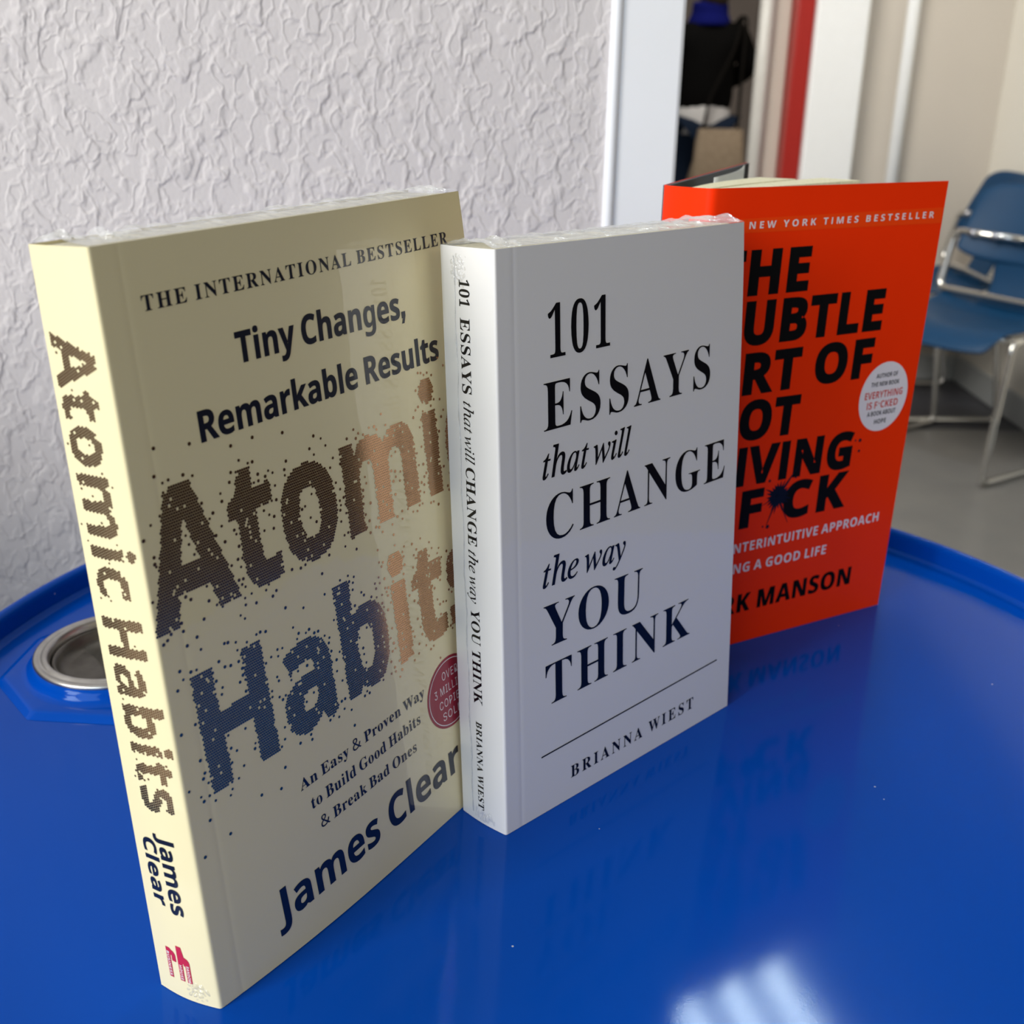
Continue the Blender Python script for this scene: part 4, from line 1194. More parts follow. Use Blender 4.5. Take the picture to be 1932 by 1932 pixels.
# plum roundel
CX, CY, RR = 119.2, 49.6, 13.9
m_roundel = m_plum
print_on('roundel', [[disc(CX, CY, RR, 64)]], P1m, m_plum, cov1, 0.00008)
print_on('roundel_ring', [[disc(CX, CY, RR - 1.0, 64), disc(CX, CY, RR - 1.35, 64)[::-1]]], P1m, m_white_ink, cov1, 0.00016)
print_on('roundel_text', T('OVER', 'R', (114.9, 55.4), (124.2, 55.6), 3.2, track=60) + T('3 MILLION', 'R', (109.7, 50.0), (129.0, 50.4), 3.2, track=60) +
         T('COPIES', 'R', (112.1, 44.7), (126.6, 45.0), 3.2, track=60) + T('SOLD', 'R', (113.6, 39.7), (125.0, 39.9), 3.2, track=60), P1m, m_white_ink, cov1, 0.00016)


# spine lettering reads downwards: text x runs from the head to the tail
def spine(SPm, h):
    def f(x, y, l=0.00012):
        return SPm(y, h - x, l)
    return f


s1 = spine(S1m, 223.5)
H1 = 223.5
sA = T('Atomic', 'S', (H1 - 201.8, 2.6), (H1 - 130.6, 4.8), 15.6, fat=0.1)
sH = T('Habits', 'S', (H1 - 124.2, 3.6), (H1 - 65.2, 7.8), 14.8, fat=0.1)
sd = halftone(sA + sH, 0.74, 0.385, 11, hole=0.03, halo=2.2, halo_n=0.10, sr=(0.28, 0.42))
sd = [d for d in sd if 1.6 < d[1] < 22.0]
print_dots('spine_title', sd, lambda x, y: s1(x, y), m_foil, cov1)
print_on('spine_author', T('James', 'S', (H1 - 57.6, 10.7), (H1 - 30.7, 11.3), 5.7, fat=0.08) + T('Clear', 'S', (H1 - 55.1, 4.1), (H1 - 32.4, 4.9), 5.2, fat=0.08), s1, m_ink, cov1)


def arch_block(x0, x1, xb, y0, y1, yb):
    """curled publisher's letter: a stem with an arm that bends over and runs back, in spine coordinates"""
    return [[np.array(p, float) for p in ()]]


def poly(*p):
    return np.array(p, float)


def arc(cx, cy, r, a0, a1, n=10):
    return [(cx + r * math.cos(math.radians(a0 + (a1 - a0) * i / n)), cy + r * math.sin(math.radians(a0 + (a1 - a0) * i / n))) for i in range(n + 1)]


X0 = H1 - 19.0
# letter h: long stem lies along the spine, arch towards the head of the letter
hx = [[poly((X0, 10.2), (X0, 12.0), (X0 + 4.6, 12.0), *arc(X0 + 4.6, 12.6, 2.0, 110, 20, 8), (X0 + 12.6, 13.2), (X0 + 12.6, 14.6), (X0 + 5.2, 14.6), *arc(X0 + 4.4, 12.4, 2.2, 90, 180, 8)[:3], (X0, 12.0))]]
hblk = [[poly((X0, 10.2), (X0 + 12.4, 10.2), (X0 + 12.4, 11.9), (X0 + 6.0, 11.9), (X0 + 6.0, 12.3), *arc(X0 + 6.6, 12.3, 0.0, 180, 180, 1), (X0 + 6.6, 12.9),
              (X0 + 12.4, 12.9), (X0 + 12.4, 14.6), (X0 + 6.2, 14.6), *arc(X0 + 5.4, 12.6, 2.0, 95, 175, 8), (X0, 12.1))]]
X1 = H1 - 17.1
rblk = [[poly((X1, 5.8), (X1 + 10.8, 5.8), (X1 + 10.8, 7.4), (X1 + 2.4, 7.4), (X1 + 2.6, 7.9), (X1 + 4.4, 7.9), (X1 + 4.4, 9.5), (X1 + 2.4, 9.5), *arc(X1 + 2.4, 7.6, 1.9, 95, 170, 8), (X1, 7.4))]]
print_on('publisher_mark', hblk + rblk, s1, m_redink, cov1, 0.0001)
print_on('publisher_mark_text', T('HOUSE', 'S', (X0 + 6.6, 10.55), (X0 + 12.0, 10.55), 1.0, track=40) + T('RANDOM', 'S', (X0 + 6.2, 13.25), (X0 + 12.0, 13.25), 1.0, track=40) +
         T('BUSINESS', 'S', (X1 + 1.4, 6.1), (X1 + 10.2, 6.1), 1.0, track=40), s1, m_white_ink, cov1, 0.00018)
film_top(P1, S1, q1, 151, 23, 223.5, b1, 3)

# ---- the white paperback
m_whitec = mat('white_cover_card', (0.82, 0.80, 0.77), 0.45, coat=0.7, coat_r=0.03, spec=0.35)
film_coat(m_whitec, 0.12)
og2 = q2['fb'].copy()
b2 = thing('book', 'white paperback with black serif title, in front of the orange book', 'book', og2, 0, 'books standing on the drum')
P2, S2, cov2 = paperback(q2, 133, 23.5, 210.5, og2, lambda u, v: -0.0010 * max(0, u) ** 6 * max(0, v) ** 10, lambda u, v: 0.0008 * math.sin(PI * u), m_whitec, b2, 8.1)


def P2m(x, y, l=0.00010):
    return P2.mm(x, y, l)


print_on('title', T('101', 'B', (23.3, 173.0), (54.4, 173.2), 17.3, track=40, fat=-0.14) +
         T('ESSAYS', 'B', (21.0, 148.4), (113.0, 149.0), 16.7, track=55, fat=-0.14) +
         T('that will', 'I', (20.3, 131.7), (66.1, 131.4), 10.8, fat=0.09) +
         T('CHANGE', 'B', (21.7, 108.4), (124.7, 109.0), 16.5, track=50, fat=-0.14) +
         T('the way', 'I', (19.9, 91.6), (63.8, 90.9), 10.6, fat=0.09) +
         T('YOU', 'B', (19.8, 68.0), (74.0, 67.4), 16.5, track=35, fat=-0.14) +
         T('THINK', 'B', (20.8, 44.5), (104.6, 45.2), 16.5, track=50, fat=-0.14), P2m, m_inkblk, cov2)
print_on('rule', [[poly((18.3, 24.1), (123.9, 25.8), (123.9, 26.4), (18.3, 24.7))]], P2m, m_inkblk, cov2)
print_on('author_name', T('BRIANNA WIEST', 'B', (33.9, 8.7), (108.3, 9.2), 5.1, track=120), P2m, m_inkblk, cov2)
H2 = 210.5
s2 = spine(lambda x, y, l=0.0001: S2.mm(x, y, l), H2)
print_on('spine_title', T('101', 'B', (H2 - 200.3, 8.95), (H2 - 191.5, 8.8), 4.3) + T('ESSAYS', 'B', (H2 - 187.8, 8.9), (H2 - 162.8, 8.85), 4.2, track=25) +
         T('that will', 'I', (H2 - 160.1, 9.1), (H2 - 139.0, 9.2), 4.4) + T('CHANGE', 'B', (H2 - 137.5, 9.2), (H2 - 109.6, 9.15), 4.2, track=25) +
         T('the way', 'I', (H2 - 107.7, 9.1), (H2 - 88.2, 9.2), 4.4) + T('YOU', 'B', (H2 - 85.8, 9.3), (H2 - 72.6, 9.4), 4.2, track=15) +
         T('THINK', 'B', (H2 - 70.2, 9.2), (H2 - 49.0, 9.4), 4.2, track=25), s2, m_inkblk, cov2)
print_on('spine_author', T('BRIANNA WIEST', 'B', (H2 - 41.9, 10.0), (H2 - 5.8, 9.9), 2.95, track=60), s2, m_inkblk, cov2)
film_top(P2, S2, q2, 133, 23.5, 210.5, b2, 9)
# seam and puckered weld of the film down the spine
bm = bmesh.new()
rnd = random.Random(4)
path = []
for i in range(90):
    v = 0.985 - 0.97 * i / 89
    path.append(Vector(S2.uv((6.9 + 0.25 * math.sin(i * 0.5) + rnd.uniform(-0.12, 0.12)) / 23.5, v, 0.00018)))
sweep(bm, path, [0.00012 + 0.0002 * rnd.random() ** 3 for _ in path], 6)
link('film_seam', bm_mesh('film_seam', bm), m_film, b2, True)


def film_pucker(SPx, t, cx, cy, rx, ry, seed, root):
    rr_ = random.Random(seed)
    ph = [(rr_.uniform(0, 6.28), rr_.uniform(0.4, 1.6), rr_.uniform(-1, 1)) for _ in range(7)]
    NX, NY = 36, 48
    V, F = [], []
    for i in range(NX + 1):
        for j in range(NY + 1):
            a, c = 2 * i / NX - 1, 2 * j / NY - 1
            x, y = cx + rx * a, cy + ry * c
            e = max(0.0, 1 - a * a) * max(0.0, 1 - c * c)
            z = sum(math.sin(k2 * (x * math.cos(k3) + y * math.sin(k3)) * 1.9 + k1) for k1, k2, k3 in ph) / 7
            V.append(SPx.mm(x, y, -0.00035 + 0.0022 * e * (abs(z) + 0.08)))
    k = NY + 1
    for i in range(NX):
        for j in range(NY):
            F.append((i * k + j, (i + 1) * k + j, (i + 1) * k + j + 1, i * k + j + 1))
    return link('film_pucker', mesh('film_pucker', V, F), m_film2, root, True)


m_film2 = m_film.copy()
m_film2.name = 'clear_film'
for nd in m_film2.node_tree.nodes:
    if nd.type == 'MIX_SHADER' and not nd.inputs[0].is_linked:
        nd.inputs[0].default_value = 0.0
    if nd.type == 'MAP_RANGE':
        nd.inputs[3].default_value = 0.02
        nd.inputs[4].default_value = 0.5
film_pucker(S2, 23.5, 8.6, 203.0, 4.6, 6.8, 5, b2)
film_pucker(S2, 23.5, 13.0, 3.6, 6.5, 3.2, 6, b2)
film_pucker(S1, 23.0, 16.0, 4.2, 5.0, 3.8, 7, b1)

# ---- the orange hardback, standing slightly open
m_or = mat('orange_jacket_paper', (0.92, 0.034, 0.0015), 0.4, spec=0.12)
add_noise(m_or, 60, 0.3, (0.87, 0.031, 0.0015))
m_or2 = add_noise(mat('lighter_orange_ink', (0.90, 0.058, 0.004), 0.4, spec=0.12), 60, 0.3, (0.87, 0.054, 0.004))
og3 = q3['fb'].copy()
b3 = thing('book', 'orange hardback with bold black capitals, standing slightly open behind the white book', 'book', og3, 0, 'books standing on the drum')
P3 = Patch(q3['fb'], q3['rb'], q3['ft'], q3['rt'], 136, 218, og3)
BK = np.array([0.125, 0.612, 0]) - np.array([0.06586, 0.48769, 0])
BKd = Vector((BK[0], BK[1], 0)).normalized()
BKl = 0.139


def jacket_path(v):
    fb, ft = q3['fb'] - og3, q3['ft'] - og3
    bb, bt = q3['bb'] - og3, q3['bt'] - og3
    f = Vector(fb * (1 - v) + ft * v)
    bk = Vector(bb * (1 - v) + bt * v)
    rr = Vector(P3.uv(1, v))
    d = (rr - f).normalized()
    s = (bk - f)
    sl = s.length
    sd_ = s.normalized()
    nout = Vector((sd_.y, -sd_.x, 0))
    if nout.dot(d) > 0:
        nout = -nout
    pts = [rr + (f - rr) * k / 14 for k in range(14)]
    a, c, e = f + d * 0.004, f, f + sd_ * 0.004
    pts += [a * (1 - t) ** 2 + c * 2 * t * (1 - t) + e * t * t for t in [i / 6 for i in range(7)]]
    pts += [f + s * t + nout * 0.0012 * math.sin(PI * t) for t in (0.3, 0.45, 0.6, 0.75, 0.9)]
    a, c, e = bk - sd_ * 0.0015, bk, bk + BKd * 0.0015
    pts += [a * (1 - t) ** 2 + c * 2 * t * (1 - t) + e * t * t for t in [i / 4 for i in range(5)]]
    pts += [bk + BKd * BKl * t for t in (0.1, 0.25, 0.5, 0.75, 1.0)]
    return pts


vs = [k / 10 for k in range(11)]
rows = [jacket_path(v) for v in vs]
n = len(rows[0])
V = [p for r in rows for p in r]
F = [(j * n + i, (j + 1) * n + i, (j + 1) * n + i + 1, j * n + i + 1) for j in range(len(rows) - 1) for i in range(n - 1)]
jk = link('dust_jacket', mesh('dust_jacket', V, F), m_or, b3, True)
sm = jk.modifiers.new('thickness', 'SOLIDIFY')
sm.thickness = 0.0003
sm.offset = -1
es = jk.modifiers.new('crisp_edges', 'EDGE_SPLIT')
es.split_angle = math.radians(40)
# boards lined with dark endpaper
m_end = add_noise(mat('charcoal_endpaper', (0.045, 0.048, 0.055), 0.6), 60, 0.5, (0.035, 0.038, 0.045))


def plank(name, p0, d, ln, z0, z1, th, nrm, m, parent, start=0.0):
    V = []
    for z in (z0, z1):
        for s, k in ((start, 0), (ln, 0), (ln, 1), (start, 1)):
            p = p0 + d * s + nrm * th * k
            V.append((p.x, p.y, z))
    F = [(0, 3, 2, 1), (4, 5, 6, 7), (0, 1, 5, 4), (1, 2, 6, 5), (2, 3, 7, 6), (3, 0, 4, 7)]
    return link(name, mesh(name, V, F), m, parent)


f3 = Vector(q3['fb'] - og3)
bk3 = Vector(q3['bb'] - og3)
d3 = Vector(P3.uv(1, 0.5)) - Vector(P3.uv(0, 0.5))
d3.z = 0
d3.normalize()
n3 = Vector((-d3.y, d3.x, 0))                 # into the book from the front cover
nb3 = Vector((BKd.y, -BKd.x, 0))              # into the book from the back cover
fm3 = Vector(P3.uv(0, 0.5))
fm3.z = 0
plank('front_board', fm3 + n3 * 0.0035, d3, 0.1325, 0.002, 0.2145, 0.0024, n3, m_end, b3, 0.004)
plank('back_board', bk3 + nb3 * 0.0003, BKd, 0.1375, 0.001, 0.2174, 0.0026, nb3, m_end, b3, 0.002)
# the jacket's back flap folded in over the edge of the back board
m_flap = add_noise(mat('pale_flap_paper', (0.62, 0.63, 0.58), 0.55), 60, 0.4, (0.58, 0.59, 0.54))
fe = bk3 + BKd * BKl
fl_end = Vector((0.0942, 0.5298, 0)) - Vector((og3[0], og3[1], 0))
V, F = [], []
for i in range(13):
    t = i / 12
    p = fe * (1 - t) + fl_end * t + nb3 * (0.004 * math.sin(PI * t))
    for z in (0.0015, 0.2172):
        V.append((p.x, p.y, z))
for i in range(12):
    F.append((2 * i, 2 * i + 2, 2 * i + 3, 2 * i + 1))
fl_o = link('jacket_flap', mesh('jacket_flap', V, F), m_flap, b3, True)
sm = fl_o.modifiers.new('thickness', 'SOLIDIFY')
sm.thickness = 0.0004
# fanned leaves
m_leaf = mat('cream_leaves', (0.78, 0.74, 0.52), 0.85, spec=0.15)
page_lines(m_leaf, (1, 1, 0.02), 700)
m_leafw = mat('white_leaves', (0.78, 0.77, 0.74), 0.85, spec=0.15)
page_lines(m_leafw, (1, 1, 0.02), 700)
base = fm3 + n3 * 0.0065 + d3 * 0.004


def leaves(a_deg0, a_deg1, r0, r1, off0, off1, top, m, sag):
    """wedge of leaves between two plan directions measured from the front cover"""
    V = []
    K = 14
    for side, (ad, r, of) in enumerate(((a_deg0, r0, off0), (a_deg1, r1, off1))):
        ang = math.radians(ad)
        d = d3 * math.cos(ang) + n3 * math.sin(ang)
        nn = Vector((-d.y, d.x, 0))
        for z in (0.002, top):
            for i in range(K + 1):
                t = i / K
                p = base + n3 * of + d * (r * t) + nn * (sag * math.sin(PI * t) * (1 if side else 0.6))
                V.append((p.x, p.y, z))
    k = K + 1
    F = []
    for i in range(K):
        F += [(i, i + 1, k + i + 1, k + i), (2 * k + i, 3 * k + i, 3 * k + i + 1, 2 * k + i + 1),
              (k + i, k + i + 1, 3 * k + i + 1, 3 * k + i), (i, 2 * k + i, 2 * k + i + 1, i + 1)]
    F += [(0, k, 3 * k, 2 * k), (K, 2 * k + K, 3 * k + K, k + K)]
    return link('leaves', mesh('leaves', V, F), m, b3)


leaves(1.5, 9.0, 0.128, 0.126, 0.0002, 0.0042, 0.2135, m_leafw, 0.001)
leaves(10.0, 17.0, 0.112, 0.106, 0.0046, 0.0090, 0.2152, m_leaf, 0.004)
leaves(18.5, 26.0, 0.086, 0.078, 0.0094, 0.0150, 0.2156, m_leaf, 0.004)


def P3m(x, y, l=0.0001):
    return P3.mm(x, y, l)


print_on('band', [[poly((0.8, 199.6), (135.6, 199.0), (135.6, 206.1), (0.8, 205.2))]], P3m, m_or2, jk, 0.00006)
print_on('top_line', T('#1', 'R', (12.0, 201.05), (17.0, 201.08), 2.9) + T('NEW YORK TIMES BESTSELLER', 'S', (21.7, 201.1), (129.9, 201.6), 2.9, track=190), P3m, m_white_ink, jk, 0.00014)
fk = dict(fat=0.74)
print_on('title', T('THE', 'S', (25.2, 173.3), (57.6, 173.5), 18.2, fit=(1, 2), track=25, **fk) +
         T('SUBTLE', 'S', (25.6, 151.3), (106.2, 151.6), 18.2, fit=(1, 5), track=25, **fk) +
         T('ART OF', 'S', (28.2, 128.6), (104.0, 129.0), 17.8, fit=(1, 5), track=25, **fk) +
         T('NOT', 'S', (28.7, 106.9), (62.0, 106.5), 17.5, fit=(1, 2), track=25, **fk) +
         T('GIVING', 'S', (30.1, 84.6), (99.3, 83.8), 17.6, fit=(1, 5), track=25, **fk) +
         T('A F CK', 'S', (35.1, 62.7), (99.0, 63.1), 17.7, fit=(2, 5), track=55, **fk), P3m, m_mattblk, jk)
# ink splash standing in for the letter between F and C
rnd = random.Random(8)
sp_ = []
cx, cy = 56.3, 75.4
npt = 44
for i in range(npt):
    a = 2 * PI * i / npt
    r = 5.0 + (rnd.uniform(1.2, 4.8) if i % 2 == 0 else rnd.uniform(-0.9, 0.3))
    sp_.append((cx + r * math.cos(a), cy + r * math.sin(a)))
spl = [[np.array(sp_)]]
for a, l_, w_ in ((52, 18, 0.5), (-62, 17, 0.35), (-110, 15, 0.45), (150, 9, 0.4), (20, 10, 0.4), (200, 10, 0.3)):
    e = np.array([math.cos(math.radians(a)), math.sin(math.radians(a))])
    n_ = np.array([-e[1], e[0]])
    c_ = np.array([cx, cy])
    spl.append([np.array([c_ + n_ * w_ * 1.6, c_ - n_ * w_ * 1.6, c_ + e * l_ - n_ * w_ * 0.3, c_ + e * l_ + n_ * w_ * 0.3])])
for x, y, r in ((52.0, 60.4, 1.0), (49.0, 60.9, 0.5), (50.0, 84.0, 0.7), (54, 54.5, 0.5), (104.5, 96.5, 0.9), (101.5, 96.8, 0.5), (104.8, 91, 0.7), (46.0, 78.0, 0.8), (66, 83.5, 0.6)):
    spl.append([disc(x, y, r, 12)])
m_splash = add_noise(mat('blue_black_ink', (0.004, 0.007, 0.02), 0.6, spec=0.12), 300, 0.3, (0.008, 0.014, 0.04))
print_on('ink_splash', spl, P3m, m_splash, jk, 0.00018)
print_on('subtitle', T('A COUNTERINTUITIVE APPROACH', 'S', (32.8, 49.7), (125.7, 50.2), 4.9, fit=(5, 26), track=25) +
         T('TO LIVING A GOOD LIFE', 'S', (33.9, 38.9), (92.4, 38.3), 5.0, fit=(7, 20), track=25), P3m, m_white_ink, jk, 0.00014)
print_on('author_name', T('MARK MANSON', 'S', (38.9, 17.1), (111.8, 17.4), 9.8, fit=(3, 10), track=25) +
         T('MARK MANSON', 'S', (39.35, 17.15), (112.3, 17.45), 9.8, fit=(3, 10), track=25), P3m, m_mattblk, jk)
stk = print_on('sticker', [[disc(115.7, 117.3, 15.7, 72, 17.4)]], P3m, m_white_ink, jk, 0.00016)
print_on('sticker_text', T('AUTHOR OF', 'S', (109.0, 127.0), (123.0, 127.2), 2.2) + T('THE NEW BOOK', 'S', (106.5, 122.9), (124.8, 123.0), 2.2) +
         T('A BOOK ABOUT', 'S', (106.6, 108.0), (125.2, 108.2), 2.3) + T('HOPE', 'S', (112.0, 103.7), (119.8, 103.8), 2.3), P3m, m_mattblk, stk, 0.00022)
m_stred = add_noise(mat('red_sticker_ink', (0.62, 0.045, 0.03), 0.4), 300, 0.3, (0.58, 0.04, 0.03))
print_on('sticker_headline', T('EVERYTHING', 'S', (103.4, 116.8), (128.0, 117.2), 3.5) + T('IS F*CKED', 'S', (105.6, 111.7), (125.9, 112.0), 3.5), P3m, m_stred, stk, 0.00022)

# ------------------------------------------------------------------ blue chairs
m_shell = add_noise(mat('blue_plastic', (0.003, 0.042, 0.112), 0.5, spec=0.25), 25, 0.4, (0.004, 0.038, 0.10))
m_chrome = mat('chrome_tube', (0.72, 0.71, 0.68), 0.12, 1.0)
add_noise(m_chrome, 40, 0.3, (0.66, 0.65, 0.62))
m_bolt = add_noise(mat('steel_bolt', (0.6, 0.62, 0.68), 0.25, 1.0), 60, 0.3, (0.5, 0.5, 0.55))


def shell_panel(name, fn, nu, nv, th, m, parent):
    us = [i / nu for i in range(nu + 1)]
    vs = [i / nv for i in range(nv + 1)]
    o = link(name, loft(name, fn, us, vs), m, parent, True)
    s = o.modifiers.new('thickness', 'SOLIDIFY')
    s.thickness = th
    s.offset = 0
    sb = o.modifiers.new('smooth', 'SUBSURF')
    sb.levels = sb.render_levels = 1
    return o


def make_chair(label, loc, rz):
    """local frame: +x is the way the sitter faces, y is across"""
    t = thing('chair', label, 'chair', loc, rz, 'blue chairs along the wall')

    def seat(u, v):
        y = -0.225 + 0.45 * u
        x = -0.20 + 0.42 * v
        e = abs(2 * u - 1)
        w_ = 1.0 - 0.10 * max(0, v - 0.75) / 0.25 * 1.2
        z = 0.445 - 0.022 * (1 - e * e) * (1 - v * 0.6) + 0.030 * max(0, 0.25 - v) / 0.25
        if v > 0.8:
            z -= 0.055 * ((v - 0.8) / 0.2) ** 2
        return (x - 0.02 * e ** 4 * (1 if v > 0.5 else -1), y * w_, z)

    def back(u, v):
        y = -0.215 + 0.43 * u
        e = abs(2 * u - 1)
        z = 0.575 + 0.235 * v
        if v > 0.5:
            z -= 0.035 * e ** 6 * (v - 0.5) * 2
        else:
            z += 0.03 * e ** 5 * (0.5 - v) * 2
        x = -0.205 - 0.085 * v + 0.035 * e * e
        return (x, y, z)

    def stem(u, v):
        y = (-0.085 + 0.17 * u) * (1.0 + 0.25 * abs(2 * v - 1) ** 2)
        a = v * PI / 2
        x = -0.15 - 0.062 * math.sin(a)
        z = 0.452 + 0.14 * (1 - math.cos(a)) + 0.015 * v
        return (x, y, z)

    shell_panel('seat', seat, 14, 14, 0.010, m_shell, t)
    bk = shell_panel('backrest', back, 14, 10, 0.010, m_shell, t)
    shell_panel('back_stem', stem, 6, 8, 0.010, m_shell, t)
    # a tube loop on either side: floor runner, legs and seat rail
    for sd_ in (-1, 1):
        y = 0.235 * sd_
        bm = bmesh.new()
        pts = fillet([(0.0, y, 0.425), (0.135, y, 0.425), (0.17, y, 0.011), (-0.23, y, 0.011), (-0.165, y, 0.425), (0.0, y, 0.425)], 0.035, 6)
        sweep(bm, pts, 0.010, 12)
        link('side_frame', bm_mesh('side_frame', bm), m_chrome, t, True)
    # a second loop carries the backrest
    bm = bmesh.new()
    pts = fillet([(-0.195, 0.0, 0.655), (-0.195, 0.238, 0.655), (-0.150, 0.238, 0.478), (-0.150, -0.238, 0.478), (-0.195, -0.238, 0.655), (-0.195, 0.0, 0.655)], 0.032, 6)
    sweep(bm, pts, 0.011, 12)
    link('back_tube', bm_mesh('back_tube', bm), m_chrome, t, True)
    bm = bmesh.new()
    sweep(bm, [(0.10, -0.235, 0.418), (0.10, 0.235, 0.418)], 0.009, 12)
    link('cross_tube', bm_mesh('cross_tube', bm), m_chrome, t, True)
    for y in (-0.17, -0.09, 0.09, 0.17):
        bm = bmesh.new()
        sweep(bm, [(-0.200, y, 0.655), (-0.180, y, 0.655)], 0.011, 14)
        link('bolt', bm_mesh('bolt', bm), m_bolt, t, True)
    return t


make_chair('blue plastic chair with chrome tube frame, nearer of the two at the right edge', (1.40, 3.35, 0), math.radians(213))
make_chair('blue plastic chair half hidden between the orange book and the nearer chair', (1.455, 3.93, 0), math.radians(181))

# ------------------------------------------------------------------ person far down the corridor
m_coat = add_noise(mat('black_wool_coat', (0.004, 0.004, 0.004), 0.9, spec=0.08), 50, 0.5, (0.003, 0.003, 0.003))
m_scarf = add_noise(mat('blue_knit_scarf', (0.005, 0.008, 0.12), 0.9, spec=0.1), 60, 0.5, (0.006, 0.010, 0.16))
m_jeans = add_noise(mat('dark_blue_denim', (0.012, 0.022, 0.045), 0.85, spec=0.1), 80, 0.5, (0.009, 0.017, 0.035))
m_shirt = add_noise(mat('white_shirt_cloth', (0.62, 0.62, 0.62), 0.85, spec=0.1), 60, 0.4, (0.56, 0.56, 0.56))
m_skin = add_noise(mat('skin', (0.52, 0.30, 0.22), 0.55), 40, 0.4, (0.47, 0.26, 0.19))
m_hair = add_noise(mat('dark_brown_hair', (0.035, 0.022, 0.015), 0.6), 90, 0.6, (0.02, 0.012, 0.009))
m_shoe = add_noise(mat('black_shoe_leather', (0.01, 0.01, 0.01), 0.4), 50, 0.4, (0.014, 0.014, 0.014))


def skin_mesh(name, joints, edges, m, parent, sub=2, root=0):
    """joints: list of (x, y, z, rx, ry)"""
    me = bpy.data.meshes.new(name)
    me.from_pydata([j[:3] for j in joints], edges, [])
    o = link(name, me, m, parent)
    o.modifiers.new('skin', 'SKIN')
    for i, j in enumerate(joints):
        sv = me.skin_vertices[0].data[i]
        sv.radius = (j[3], j[4])
        sv.use_root = (i == root)
    o.modifiers['skin'].use_smooth_shade = True
    sb = o.modifiers.new('sub', 'SUBSURF')
    sb.levels = sb.render_levels = sub
    return o


def finger_chain(pts, r):
    return [(x, y, z, r * k, r * k) for (x, y, z), k in zip(pts, (1.1, 1.0, 0.9, 0.75))]


pr = thing('person', 'person in black coat and blue scarf, seen from behind down the corridor', 'person', (1.145, 7.0, 0), math.radians(184))
# local frame: -y is the way the person faces (away down the corridor)
B = [(0, 0, 0.86, .12, .10), (0, 0, 1.02, .115, .095), (0, 0.0, 1.20, .15, .105), (0, 0, 1.31, .12, .085), (0.0, -0.01, 1.385, .05, .05), (-0.01, -0.02, 1.45, .055, .058),
     (-0.015, -0.025, 1.53, .082, .095), (-0.015, -0.02, 1.61, .055, .065),
     (-0.17, 0, 1.29, .062, .06), (-0.25, 0.01, 1.11, .046, .046), (-0.15, -0.17, 1.03, .030, .030), (-0.105, -0.235, 1.035, .026, .022),
     (0.17, 0, 1.29, .062, .06), (0.215, -0.02, 1.06, .046, .046), (0.17, -0.19, 0.97, .030, .030), (0.135, -0.25, 0.965, .026, .022),
     (-0.085, 0, 0.80, .085, .09), (-0.095, 0.01, 0.45, .058, .062), (-0.10, 0.03, 0.09, .038, .042), (-0.105, -0.10, 0.035, .036, .028),
     (0.085, 0, 0.80, .085, .09), (0.10, -0.02, 0.45, .058, .062), (0.105, 0.02, 0.09, .038, .042), (0.115, -0.11, 0.035, .036, .028)]
E_ = [(0, 1), (1, 2), (2, 3), (3, 4), (4, 5), (5, 6), (6, 7), (3, 8), (8, 9), (9, 10), (10, 11), (3, 12), (12, 13), (13, 14), (14, 15), (0, 16), (16, 17), (17, 18), (18, 19), (0, 20), (20, 21), (21, 22), (22, 23)]
# five fingers and a thumb side on each hand, relaxed and slightly curled
for hand, sx in ((11, 1), (15, -1)):
    hx_, hy_, hz_ = B[hand][:3]
    for k in range(4):
        ox = (k - 1.5) * 0.017
        b0 = len(B)
        ln = (0.030, 0.034, 0.032, 0.026)[k]
        B += finger_chain([(hx_ + ox, hy_ - 0.018, hz_ - 0.020), (hx_ + ox, hy_ - 0.020, hz_ - 0.020 - ln), (hx_ + ox, hy_ + 0.006, hz_ - 0.026 - ln), (hx_ + ox, hy_ + 0.020, hz_ - 0.010 - ln)], 0.0085)
        E_ += [(hand, b0), (b0, b0 + 1), (b0 + 1, b0 + 2), (b0 + 2, b0 + 3)]
    b0 = len(B)
    B += [(hx_ + sx * 0.032, hy_ + 0.01, hz_ - 0.008, .010, .010), (hx_ + sx * 0.030, hy_ + 0.026, hz_ - 0.040, .009, .009)]
    E_ += [(hand, b0), (b0, b0 + 1)]
body = skin_mesh('body', B, E_, m_skin, pr)
# coat: one shell round trunk and sleeves
K = [(0, 0, 0.80, .19, .155), (0, 0, 1.02, .185, .15), (0, 0, 1.20, .185, .14), (0, 0, 1.315, .13, .10), (0, -0.005, 1.365, .075, .07),
     (-0.175, 0, 1.295, .08, .078), (-0.262, 0.012, 1.12, .074, .072), (-0.155, -0.165, 1.035, .054, .054), (-0.115, -0.222, 1.035, .046, .046),
     (0.175, 0, 1.295, .08, .078), (0.222, -0.02, 1.06, .072, .072), (0.172, -0.19, 0.972, .054, .054), (0.142, -0.24, 0.966, .046, .046)]
KE = [(0, 1), (1, 2), (2, 3), (3, 4), (3, 5), (5, 6), (6, 7), (7, 8), (3, 9), (9, 10), (10, 11), (11, 12)]
skin_mesh('coat', K, KE, m_coat, pr)
# shirt hem below the coat, scarf, jeans, hair, shoes


def ring_shell(name, rows, m, parent, n=40):
    V, F = [], []
    for (cx_, cy_, z, rx, ry) in rows:
        for i in range(n):
            a = 2 * PI * i / n
            V.append((cx_ + rx * math.cos(a), cy_ + ry * math.sin(a), z))
    for j in range(len(rows) - 1):
        for i in range(n):
            k = (i + 1) % n
            F.append((j * n + i, j * n + k, (j + 1) * n + k, (j + 1) * n + i))
    o = link(name, mesh(name, V, F), m, parent, True)
    s = o.modifiers.new('t', 'SOLIDIFY')
    s.thickness = 0.006
    return o


